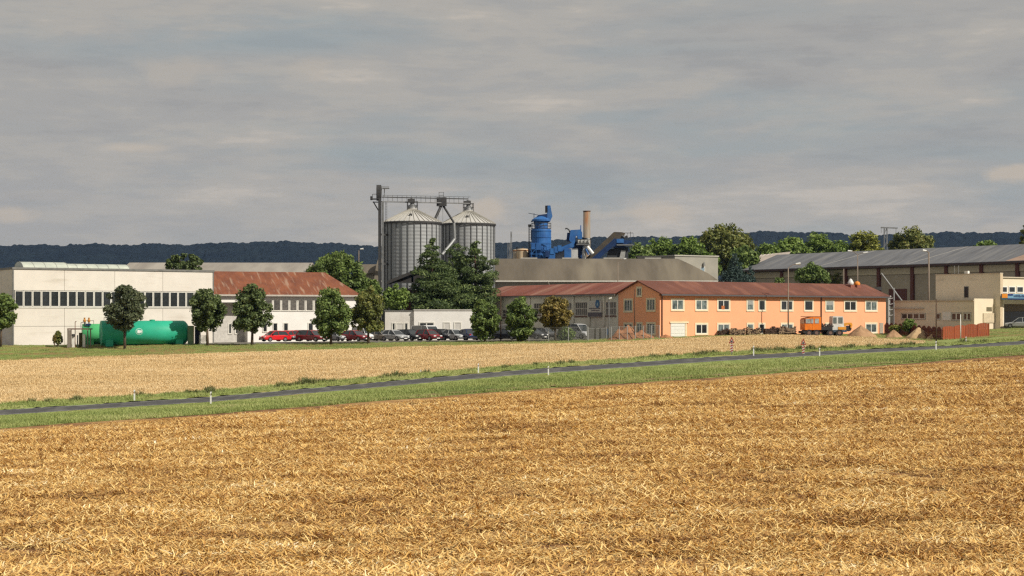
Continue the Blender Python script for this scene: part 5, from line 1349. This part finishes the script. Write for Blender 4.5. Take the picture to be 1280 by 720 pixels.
def make_car(kind, pm, label, loc, rz, group):
    if kind not in CARS:
        body, glass, roof, L_, Wd, H_ = car_parts(kind); h = L_/2
        t = thing('parked_car', label, 'car', loc, rz, group)
        b = body.build('body', pm, t, smooth=False); glass.build('window_glass', CGL, t); roof.build('roof', pm, t)
        for x_ in (-h+.78, h-.80):
            for sd in (-1, 1):
                w = MB().tube((x_, sd*(Wd/2-.19), .31), (x_, sd*(Wd/2+.015), .31), .31, n=16).build('wheel', TYRE, t)
                MB().tube((x_, sd*(Wd/2+.01), .31), (x_, sd*(Wd/2+.03), .31), .19, n=12).build('rim', RIM, w)
        for sd in (-1, 1):
            MB().box(h-.20, h-.02, sd*(Wd/2-.32)-.19, sd*(Wd/2-.32)+.19, .56, .71).build('headlight', LAMP, t)
            MB().box(-h+.0, -h+.10, sd*(Wd/2-.24)-.13, sd*(Wd/2-.24)+.13, .66, .84).build('tail_light', mat('tail_red', (0.35, .01, .01), .3), t)
            MB().box(.62, .80, sd*(Wd/2+.02)-.09, sd*(Wd/2+.02)+.09, .90, 1.02).build('wing_mirror', BLK, t)
        MB().box(h-.10, h+.04, -Wd/2+.14, Wd/2-.14, .22, .40).build('bumper', BLK, t)
        MB().box(-h-.03, -h+.12, -Wd/2+.14, Wd/2-.14, .26, .44).build('bumper', BLK, t)
        MB().box(h-.06, h+.03, -.36, .36, .46, .58).build('grille', BLK, t)
        MB().box(h+.041, h+.05, -.26, .26, .28, .39).build('number_plate', WHITE, t)
        CARS[kind] = t
        for o in t.children:
            for sl_ in o.material_slots:
                mm = sl_.material; sl_.link = 'OBJECT'; sl_.material = mm
        return t
    t = dup(CARS[kind], loc, rz, label, group)
    for o in t.children:
        if o.name.split('.')[0] in ('body', 'roof'): o.material_slots[0].material = pm
    return t
PK = 'cars parked in a row in front of the factory'
red = paint('bright_red', (0.60, .015, .02)); dred = paint('dark_red', (0.22, .008, .014)); blk = paint('black', (0.015, .016, .02)); slv = paint('silver', (0.42, .43, .44), .3)
gry = paint('grey', (0.12, .12, .125)); wht = paint('white', (0.75, .75, .74)); bei = paint('beige', (0.26, .23, .19)); nvy = paint('navy', (0.012, .022, .08)); brn = paint('brown', (0.08, .05, .045))
rows = [ # u, distance, kind, paint, heading: 0 = straight at the camera, + = turned to the right, label
 (343, 233.0, 'hatch', red, -50, 'small red hatchback at the left end of the parked row, facing left'),
 (360, 235.0, 'hatch', red, -35, 'bright red car behind the first red hatchback'),
 (374, 236.5, 'wagon', gry, -30, 'dark grey estate car between the bright red car and a dark red one'),
 (390, 232.5, 'wagon', dred, 52, 'dark red estate car beside the trunk of a bushy green tree'),
 (405, 236.5, 'hatch', brn, 40, 'dark brown car half hidden behind the dark red estate car'),
 (421, 234, 'sedan', slv, 40, 'silver saloon right of the bushy tree trunk'),
 (443, 232.5, 'sedan', dred, 52, 'dark red saloon under the olive green tree'),
 (457, 235.5, 'van', wht, 30, 'white van showing behind the olive tree trunk'),
 (474, 234, 'wagon', bei, 55, 'beige-grey car left of the bright silver saloon'),
 (492, 232.5, 'sedan', slv, 48, 'bright silver saloon with a pale bonnet before the left annex window'),
 (512, 233.8, 'wagon', blk, 42, 'black estate car left of the dark red hatchback'),
 (534, 240.5, 'van', wht, 40, 'white van roof rising behind the dark red hatchback'),
 (536, 232.3, 'hatch', dred, 42, 'dark red hatchback in the middle of the parked row before the annex windows'),
 (553, 234, 'wagon', blk, 40, 'black estate car right of the dark red hatchback'),
 (567, 232.6, 'sedan', slv, 42, 'dark-windowed silver car right of the second black estate car'),
 (583, 232.2, 'sedan', nvy, -150, 'dark blue saloon seen from behind near the full green tree'),
 (597, 234.5, 'wagon', nvy, 45, 'dark blue estate car half hidden by the full green tree'),
 (633, 233, 'sedan', blk, 55, 'black saloon standing between the two full green trees'),
 (642, 237, 'van', wht, 30, 'white van behind the black saloon between the two full green trees'),
 (665, 233, 'wagon', blk, 50, 'dark estate car behind the chain-link fence post'),
 (682, 235.5, 'hatch', gry, 45, 'grey hatchback under the brownish-yellow tree'),
 (720, 231.8, 'van', slv, 48, 'silver-white van with a sloping bonnet behind the fence'),
 (729, 236, 'hatch', red, 60, 'red car showing behind the silver-white van')]
for u, D, kd, pm, hd, lab in rows:
    q = G(u, D); a = R(-90+hd)
    make_car(kd, pm, lab, (q.x, q.y, q.z+.16), a, PK)
q = P(1278, 246, 400); make_car('wagon', slv, 'silver car parked at the dark open bay of the filling station', (q.x, q.y, float(gz(q.x, q.y))+.02), R(150), None)

# orange mobile crane
q = G(1003, 231); k_ = 231/F
CR = thing('mobile_crane', 'old orange-cabbed truck crane parked beside the sand heap before the orange building', 'truck crane', (q.x, q.y, q.z), R(8))
CR.scale = (.97, .97, .86); x = lambda u: (u-1003)*k_
ORP = mat('crane_orange', (0.72, .19, .015), .45, (0.6, .15, .012), 1.5); YEL = mat('crane_yellow', (0.70, .30, .03), .5); CHS = mat('chassis_black', (0.03, .028, .027), .7); CGY = mat('crane_white', (0.6, .6, .57), .5)
zb = .95
cab = MB(); cab.prism([(x(1003.2), zb), (x(1003.2), zb+.95), (x(1004), zb+1.75), (x(1012), zb+1.95), (x(1013), zb+1.95), (x(1013), zb)], -1.1, 1.1); cab.build('cab', ORP, CR)
MB().box(x(1013)+.005, x(1024.6), -1.12, 1.12, zb, zb+1.98).build('crew_cab', ORP, CR)
MB().box(x(1003.6), x(1024.4), -1.05, 1.05, zb+1.985, zb+2.07).build('cab_roof', mat('cab_roof', (0.10, .04, .03), .6), CR)
for (ua, ub) in ((1004, 1010.3), (1011.2, 1014.2), (1016.2, 1021.5)):
    MB().box(x(ua), x(ub), -1.16, -1.121, zb+1.0, zb+1.70).build('window', mat('cab_glass', (0.42, .45, .43), .15, (0.2, .22, .22), 1.5, spec=.6), CR)
MB().box(x(1003.2)-.06, x(1003.2)-.002, -.95, .95, zb+1.0, zb+1.6).build('windscreen', CGL, CR)
MB().box(x(1002)-.1, x(1004), -1.15, 1.15, .45, .8).build('bumper', CHS, CR)
MB().box(x(1004), x(1057), -.55, .55, .62, .93).build('chassis', CHS, CR)
MB().box(x(1025), x(1040), -1.05, 1.05, .935, 1.45).build('deck', CHS, CR)
jm = MB(); rr_ = random.Random(4)
for i in range(26):
    xx = rr_.uniform(x(1025), x(1042)); yy = rr_.uniform(-1.1, .9); jm.bar((xx, yy, 1.3+rr_.random()*.3), (xx+rr_.uniform(-.5, .5), yy+rr_.uniform(-.2, .2), 1.5+rr_.random()*.45), .14, .12)
tag(jm.build('winch_gear', mat('gear_dark', (0.05, .04, .035), .7), CR), kind='stuff')
for u in (1008.5, 1018.5, 1037, 1049):
    for sd in (-1, 1):
        w = MB().tube((x(u), sd*.72, .5), (x(u), sd*1.12, .5), .5, n=18).build('wheel', TYRE, CR)
        MB().tube((x(u), sd*1.08, .5), (x(u), sd*1.15, .5), .25, n=12).build('rim', mat('rim_dull', (0.16, .10, .08), .7), w)
MB().prism([(x(1041), 1.46), (x(1041.2), 2.95), (x(1042), 3.05), (x(1054.5), 3.02), (x(1055.5), 2.8), (x(1056.3), 1.46)], -.75, .75).build('crane_cab', CGY, CR)
for (ua, ub) in ((1042, 1046.3), (1048.8, 1054.3)):
    MB().box(x(ua), x(ub), -.79, -.751, 1.95, 2.85).build('window', mat('crane_glass', (0.14, .16, .15), .15), CR)
MB().box(x(1040), x(1058.5), -.85, .85, .94, 1.455).build('turntable', CGY, CR)
MB().box(x(1048), x(1058.6), -.90, -.851, 1.0, 1.40).build('orange_panel', YEL, CR)
MB().prism([(x(1058), 1.2), (x(1058), 1.9), (x(1063), 2.05), (x(1067.5), 2.05), (x(1069), 1.7), (x(1067), 1.2), (x(1066), 1.35), (x(1066.6), 1.7), (x(1064), 1.8), (x(1060), 1.6)], -.35, .35).build('boom', YEL, CR)
MB().tube((x(1064), -.2, 1.15), (x(1064), .2, 1.15), .45, n=14).build('hook_block', CHS, CR)
MB().box(x(1040), x(1059), -1.0, 1.0, .6, .9).build('counterweight', mat('weight_blue', (0.05, .08, .12), .6), CR)

# ------------------------------------------------------------ heaps, wood
def heap(name, label, u, D, w, h, m_, seed, cat, dpt=None, group=None, ybase=None, peaks=None):
    k = D/F; c = G(u, D); rg = np.random.RandomState(seed); n, r_ = 40, 12; V = []
    W_2 = w*k/2; D_2 = dpt or W_2*.8
    for i in range(r_+1):
        f = i/r_
        for j in range(n):
            a = 6.283*j/n; rad = f*(1+.10*math.sin(a*3+seed)+.06*math.sin(a*7+2*seed))
            X, Y = math.cos(a)*rad*W_2, math.sin(a)*rad*D_2
            z_ = h*max(0, (1-f))**.92*(1+.0)+(rg.rand()-.5)*.10*(f < 1)
            if peaks:
                z_ = 0
                for (px_, pw, ph) in peaks: z_ = max(z_, ph*h*(1-math.hypot((X-px_*W_2)/(pw*W_2), Y/(D_2*max(.6, pw)))))
                z_ = max(z_, 0)+(rg.rand()-.5)*.10*(f < 1)
            V.append((X, Y, z_-.12*(f >= 1)))
    V = np.array(V); Q = []
    for i in range(r_):
        for j in range(n): Q.append((i*n+j, i*n+(j+1) % n, (i+1)*n+(j+1) % n, (i+1)*n+j))
    o = npmesh(name, V, Q, m_); o.location = (c.x, c.y, c.z-.05)
    return tag(o, label, cat, group)
SAND = mat('sand', (0.48, 0.34, 0.19), .95, (0.36, .24, .13), 1.8, bump=.6, bscale=12); CLAY = mat('clay', (0.40, 0.185, 0.085), .95, (0.25, .11, .055), 1.6, bump=.7, bscale=10); EARTH = mat('earth', (0.40, 0.25, 0.14), .95, (0.28, .165, .09), 1.6, bump=.7, bscale=10)
heap('soil_heap', 'brown earth heap right of the truck crane before the orange building', 1076, 234, 38, 1.6, EARTH, 1, 'heap')
heap('sand_heap', 'tall pale sand heap beside the round green bush', 1148, 231, 36, 1.5, SAND, 2, 'heap')
heap('sand_heap', 'small pointed brown heap left of the round green bush', 1117, 233, 24, 1.15, EARTH, 3, 'heap')
heap('sand_heap', 'low pale heap before the end of the brown fence', 1169, 228, 22, .95, SAND, 4, 'heap')
heap('clay_heap', 'large orange-brown clay heap behind the chain-link fence at the gable', 791, 224.5, 62, 2.0, CLAY, 5, 'heap', dpt=1.8, peaks=[(-.18, .55, 1), (-.55, .42, .72), (.35, .5, .62), (.7, .3, .35)])
heap('clay_heap', 'low spread of orange earth by the corner of the orange building', 832, 225.3, 26, .5, CLAY, 6, 'heap', dpt=1.2)
LOG = mat('log_end', (0.46, 0.34, 0.22), .9, (0.17, .11, .07), 9, (.4, .6)); LOGD = mat('log_dark', (0.12, .075, .05), .9, (0.05, .03, .025), 7)
def woodpile(u0, u1, ytop, D, label, m_, seed):
    rg = random.Random(seed); k = D/F; a = G(u0, D); w = (u1-u0)*k/.9; rz = .12
    t = thing('woodpile', label, 'woodpile', tuple(a), rz, 'stacks of firewood along the orange building')
    h = (YH-ytop)*k-a.z; mb = MB(); r_ = .085; z_ = r_; row = 0; end = MB()
    while z_ < h:
        x_ = r_+(row % 2)*r_
        while x_ < w:
            if z_ < h*(1-.22*math.sin(x_*1.7+seed)**2):
                q = r_*rg.uniform(.75, 1.1); o_ = rg.uniform(-.06, .06)
                (end if rg.random() < .7 else mb).tube((x_, -.45+o_, z_), (x_, .45, z_), q, n=6)
            x_ += r_*2.02
        z_ += r_*1.75; row += 1
    tag(end.build('logs', m_, t), kind='stuff')
    if mb.v: tag(mb.build('dark_logs', LOGD, t), kind='stuff')
    MB().box(0, w, .25, .5, 0, h*.7).build('backing', LOGD, t)
    return t
woodpile(897, 911, 411, 233, 'dark low stack of firewood at the left end, below the third ground-floor window', LOGD, 1)
woodpile(911, 929.5, 410, 232.5, 'pale stack of split firewood left of the narrow windows', LOG, 2)
woodpile(933, 949, 409, 233, 'short stack of firewood between two narrow ground-floor windows', LOG, 3)
woodpile(955, 973, 408.5, 234, 'dark stack of firewood left of the concrete lamp post', LOGD, 4)
woodpile(972, 993, 408, 234, 'pale stack of firewood at the foot of the concrete lamp post', LOG, 5)

# ------------------------------------------------------------ poles and lamps
CONC = mat('pole_concrete', (0.26, .21, .16), .85, (0.18, .14, .11), 2, stretch=(3, 3, .5)); WOOD = mat('pole_wood', (0.085, .05, .03), .85, (0.05, .03, .02), 2)
def lamp(u, D, ytop, label, r=.11, m_=CONC, heads=(), zg=None, name='lamp_post', cat='lamp post', extra=None):
    k = D/F; X = (u-640)*k; g_ = float(gz(X, D)) if zg is None else zg; t = thing(name, label, cat, (X, D, g_)); h = (YH-ytop)*k-g_
    MB().tube((0, 0, -.2), (0, 0, h), r, r*.62, 10).build('pole', m_, t, smooth=True)
    for (du, dy, big) in heads:
        a = MB(); e = (du*k, -.1, h-dy*k); a.tube((0, 0, h-.03), (du*k*.5, -.05, h-dy*k*.75), r*.45, n=6); a.tube((du*k*.5, -.05, h-dy*k*.75), e, r*.45, n=6)
        a.build('arm', m_, t)
        sx = 1 if du > 0 else -1
        q = MB(); q.tube((e[0]-.1*sx, -.1, e[2]), (e[0]+.55*sx*big, -.1, e[2]+.06), .10, .17, 8); q.build('lamp_head', mat('lamp_white', (0.72, .72, .68), .4), t)
    return t
lamp(985.3, 236, 335, 'concrete lamp post with one curved arm in front of the orange building', heads=((10, -5, 1),))
lamp(1072, 325, 318.5, 'lamp post with two white heads between the roof vents and the hall', heads=((-7.5, -4.5, 1.3), (7.5, -2.5, 1.3)), zg=-2.6, r=.14)
lamp(1161, 262, 316, 'tall wooden pole with a small lamp head in front of the grey hall', m_=CONC, heads=((-4, -2.5, .8),), zg=-1.6, r=.17)
lamp(1170.3, 214, 373.5, 'thin dark wooden pole beside the road, left of the front brown fence', m_=WOOD, r=.09, name='wooden_pole', cat='pole')
lamp(1054.7, 300, 336, 'thin pale pipe pole above the orange building roof', m_=CONC, r=.12, zg=-2.6, name='pipe_pole', cat='pole')
lamp(793.3, 224, 361.5, 'thin brown pole in front of the gable of the orange building', m_=WOOD, r=.07, name='wooden_pole', cat='pole')
lamp(626, 229, 362.5, 'thin brown pole between two full green trees', m_=WOOD, r=.08, name='wooden_pole', cat='pole')
lamp(761.3, 226, 374, 'thin pale lamp pole with a white top before the last wing window', m_=GREYS, r=.05, heads=((.8, -.6, .5),))
lamp(448.6, 300, 313, 'lone lamp mast above the big tree left of the silos', m_=CONC, r=.10, heads=((2.5, -1.5, .8),), zg=-4)
lamp(772.3, 284, 327, 'curved lamp post rising in front of the brown barn roof', m_=CONC, r=.10, heads=((8, -3, .6),), zg=-4)
lamp(1200.7, 221, 393, 'short white post standing behind the front brown fence', m_=WHITE, r=.07, name='white_post', cat='post')
# silver auger by the right corner of the orange building
k_ = 262/F; t = thing('grain_auger', 'silver pipe auger leaning in front of the grey hall', 'auger', ((1117-640)*k_, 262, -2.4), 0); zz = lambda y: (YH-y)*k_+2.4; xx = lambda u: (u-1117)*k_
MB().tube((xx(1101.5), 0, zz(341.5)), (xx(1128), 0, zz(377)), .12, n=10).build('tube', MATS['bright_steel'], t)
MB().tube((xx(1117.4), 0, 0), (xx(1117.4), 0, zz(360)), .12, n=10).build('support_pipe', MATS['bright_steel'], t)
MB().path([(xx(1111.8), .2, 0), (xx(1111.8), .2, zz(372)), (xx(1114), .2, zz(370))], .14).build('vertical_pipe', SIL, t)
s = MB()
for y in (374, 381, 388, 395): s.bar((xx(1110.5), 0, zz(y)), (xx(1118), 0, zz(y-2)), .09, .09)
s.bar((xx(1110.5), 0, 0), (xx(1110.5), 0, zz(373)), .12, .12); s.build('bracket', SIL, t)
MB().box(xx(1094), xx(1103), .2, .3, zz(363), zz(358.5)).build('hood', STEEL, t)

# ------------------------------------------------------------ fences
def rootline(name, label, cat, u0, D0, u1, D1_, group=None):
    a = G(u0, D0); b = G(u1, D1_); rz = math.atan2(b.y-a.y, b.x-a.x); return thing(name, label, cat, tuple(a), rz, group), math.hypot(b.x-a.x, b.y-a.y), (b.z-a.z)
def paling(name, label, u0, D0, u1, D1_, npan, h, m_, arch=.28):
    t, L_, dz = rootline(name, label, 'fence', u0, D0, u1, D1_); pw = L_/npan
    for i in range(npan):
        nb = 10; bw = pw*.965/nb; mb = MB(); z0 = dz*(i+.5)/npan
        for j in range(nb):
            x_ = i*pw+pw*.0175+j*bw; f = (j+.5)/nb*2-1; top = h-arch*f*f; yy = (.012 if j % 2 else -.012)
            mb.box(x_+.006, x_+bw-.006, yy-.012, yy+.012, z0-.25, z0+top)
        mb.box(i*pw+.03, (i+1)*pw-.03, .026, .07, z0+h*.2, z0+h*.2+.09); mb.box(i*pw+.03, (i+1)*pw-.03, .026, .07, z0+h*.65, z0+h*.65+.09)
        mb.build('fence_panel', m_, t)
    for i in range(npan+1):
        z0 = dz*i/npan; MB().box(i*pw-.05, i*pw+.05, -.05, .05, z0-.3, z0+h-arch+.02).build('post', m_, t)
    return t
RBR = mat('fence_redbrown', (0.30, .075, .028), .8, (0.20, .05, .02), 2.0, stretch=(6, 6, .6), rnd=.12); RBR_SHADED = mat('fence_brown_shaded', (0.13, .032, .022), .8, (0.09, .022, .016), 2, stretch=(6, 6, .6), rnd=.12)  # maroon copy of the red-brown: shade painted into the back fence boards
paling('board_fence', 'short sunlit red-brown board fence with four arched panels', 1178.5, 222.5, 1236, 226.5, 4, 1.72, RBR, .12)
paling('board_fence', 'long board fence coloured dark maroon for its shaded side, with scalloped tops behind the sand heaps', 1106, 246, 1177, 224.5, 12, 1.60, RBR_SHADED, .34)
# chain-link fence along the clay heap and the parked cars
ZN = mat('zinc', (0.38, .38, .37), .5, metal=.3)
def chain(label, u0, D0, u1, D1_, n, h):
    t, L_, dz = rootline('chain_link_fence', label, 'fence', u0, D0, u1, D1_)
    for i in range(n+1): z0 = dz*i/n; MB().tube((L_*i/n, 0, z0-.3), (L_*i/n, 0, z0+h+.03), .055, n=8).build('post', ZN, t)
    mb = MB(); s_ = .20; k = int(L_/s_)
    def zb_(x_): return dz*x_/L_
    for i in range(-int(h/s_), k+1):
        for sg in (1, -1):
            xa, xb = (i*s_, i*s_+h) if sg > 0 else (i*s_+h, i*s_)
            za, zb2 = 0, h
            c0, c1 = xa, xb
            t0, t1 = 0.0, 1.0; dx = xb-xa
            for lim in ((0, L_),):
                ta, tb = (lim[0]-xa)/dx, (lim[1]-xa)/dx
                if ta > tb: ta, tb = tb, ta
                t0, t1 = max(t0, ta), min(t1, tb)
            if t1 <= t0: continue
            p = (xa+dx*t0, 0, zb_(xa+dx*t0)+h*t0); q = (xa+dx*t1, 0, zb_(xa+dx*t1)+h*t1)
            mb.bar(p, q, .010, .010)
    tag(mb.build('wire_mesh', ZN, t), kind='stuff')
    w = MB(); w.bar((0, 0, h), (L_, 0, h+dz), .03, .03); w.build('top_rail', ZN, t)
chain('wire mesh fence on zinc posts in front of the clay heap', 764, 223.5, 824, 223, 6, 1.75)
chain('wire mesh fence in front of the parked dark cars and the van', 661, 224.5, 735, 224.3, 3, 1.85)
t, L_, dz = rootline('yard_gate', 'grey metal yard gate with vertical bars beside the pale van', 'gate', 734.5, 227.5, 761, 227)
h = 1.45
for z_ in (.08, h): MB().box(0, L_-.4, -.04, .04, z_, z_+.08).build('rail', ZN, t)
s = MB(); n = 24
for i in range(n): s.box((L_-.45)*i/(n-1), (L_-.45)*i/(n-1)+.045, -.02, .02, .16, h)
tag(s.build('bars', ZN, t), kind='stuff')
MB().box(0, L_-.45, .03, .05, .2, h-.05).build('sheet', mat('gate_sheet', (0.26, .25, .23), .6), t)
for x_ in (-.1, L_-.38, L_+.05): MB().box(x_, x_+.12, -.08, .08, -.2, h+.3).build('post', ZN, t)
MB().box(L_-.30, L_-.06, -.05, .05, .7, 1.5).build('control_box', mat('box_blue', (0.10, .14, .2), .5), t)

# ------------------------------------------------------------ roadside furniture
SW = mat('post_white', (0.80, .80, .77), .5); SBK = mat('post_band', (0.02, .02, .02), .6)
def delin(u, y, label, h=1.0, k=[None], up=None):
    c = gp(u, y)
    if k[0] is None:
        t = thing('roadside_post', label, 'post', tuple(c), 0, 'white plastic posts along the road')
        s = MB(); 
        s.prism([(-.06, -.1), (.06, -.1), (.06, .72), (-.06, .72)], -.05, .05); s.build('lower_part', SW, t)
        s = MB(); s.prism([(-.062, .72), (.062, .72), (.062, .90), (-.062, .83)], -.052, .052); s.build('black_band', SBK, t)
        s = MB(); s.prism([(-.06, .83), (.06, .90), (.06, 1.02), (.0, 1.04), (-.06, .98)], -.05, .05); s.build('top', SW, t)
        MB().box(-.03, .03, -.06, -.053, .74, .84).build('reflector', mat('reflector', (0.55, .5, .4), .2), t)
        k[0] = t
    else: t = dup(k[0], tuple(c), None, label)
    t.scale = (1.0, 1.0, h); return t
delin(168, 502, 'white roadside post with a black band, farthest left, at the grain edge', 1.0)
delin(263.5, 505.5, 'white roadside post with a black band in front of the road left of the middle', 1.05)
delin(598, 467, 'white roadside post with a black band at the road below the parked cars', .95)
delin(526, 467, 'small pale post standing at the edge of the grain', .35)
delin(685.5, 469, 'white roadside post with a black band on the near side, right of the middle', .85)
delin(942, 445, 'white roadside post between the two triangular warning signs', 1.05)
delin(1024.5, 445.5, 'white roadside post right of the second warning sign', .85)
delin(1170, 437.5, 'white roadside post below the thin dark wooden pole', .95)
delin(1207.5, 429, 'white roadside post before the front brown fence', .75)
SRED = mat('sign_red', (0.33, .018, .014), .5); SWH = mat('sign_white', (0.50, .46, .43), .5)
def warn(u, y0, y1, label):
    c = gp(u, y0); k = c.y/F; h = (y0-y1)*k; t = thing('warning_sign', label, 'road sign', tuple(c), 0, 'triangular level crossing signs'); 
    MB().tube((0, 0, -.2), (0, 0, h), .04, n=8).build('pole', GREYS, t)
    w = 3.6*k; s = MB(); s.prism([(-w, h-8.2*k), (w, h-8.2*k), (0, h)], -.075, -.045); s.build('sign_plate', SRED, t)
    s = MB(); s.prism([(-w*.60, h-7.2*k), (w*.60, h-7.2*k), (0, h-2.6*k)], -.09, -.076); f = s.build('sign_field', SWH, t)
    # locomotive symbol, small black shapes on the white field
    s = MB(); s.box(-w*.34, w*.30, -.1, -.091, h-6.7*k, h-5.6*k); s.box(w*.02, w*.24, -.1, -.091, h-5.6*k, h-4.7*k); s.box(-w*.24, -w*.12, -.1, -.091, h-5.6*k, h-5.0*k); s.build('symbol', SBK, f)
    b = MB().box(-1.5*k, 1.5*k, -.07, -.045, h-19.5*k, h-9.2*k).build('marker_plate', SWH, t)
    s = MB()
    for i in range(3):
        z_ = h-(18.2-3.3*i)*k; s.add([(-1.5*k, -.072, z_-.9*k), (1.5*k, -.072, z_+.5*k), (1.5*k, -.072, z_+1.9*k), (-1.5*k, -.072, z_+.5*k), (-1.5*k, -.082, z_-.9*k), (1.5*k, -.082, z_+.5*k), (1.5*k, -.082, z_+1.9*k), (-1.5*k, -.082, z_+.5*k)], [(0, 3, 2, 1), (4, 5, 6, 7), (0, 1, 5, 4), (1, 2, 6, 5), (2, 3, 7, 6), (3, 0, 4, 7)])
    s.build('red_stripes', SRED, b)
    return t
warn(914.5, 445, 421, 'red-bordered triangular warning sign over a striped plate, left of the pair')
warn(1004, 448, 423, 'red-bordered triangular warning sign over a striped plate, below the orange crane cab')
# ------------------------------------------------------------ air
hz = MB().box(-1600, 1900, -60, 3600, -14, 260).build('haze', None)
hm = bpy.data.materials.new('haze_air'); hm.use_nodes = True; nt = hm.node_tree; nt.nodes.clear()
pv = nt.nodes.new('ShaderNodeVolumePrincipled'); ou = nt.nodes.new('ShaderNodeOutputMaterial')
pv.inputs['Color'].default_value = (0.30, 0.52, 1.0, 1); pv.inputs['Density'].default_value = 2.8e-5; pv.inputs['Anisotropy'].default_value = 0.0
nt.links.new(pv.outputs[0], ou.inputs['Volume']); hz.data.materials.append(hm)
tag(hz, 'thin bluish air over the whole country', None, None, 'stuff')
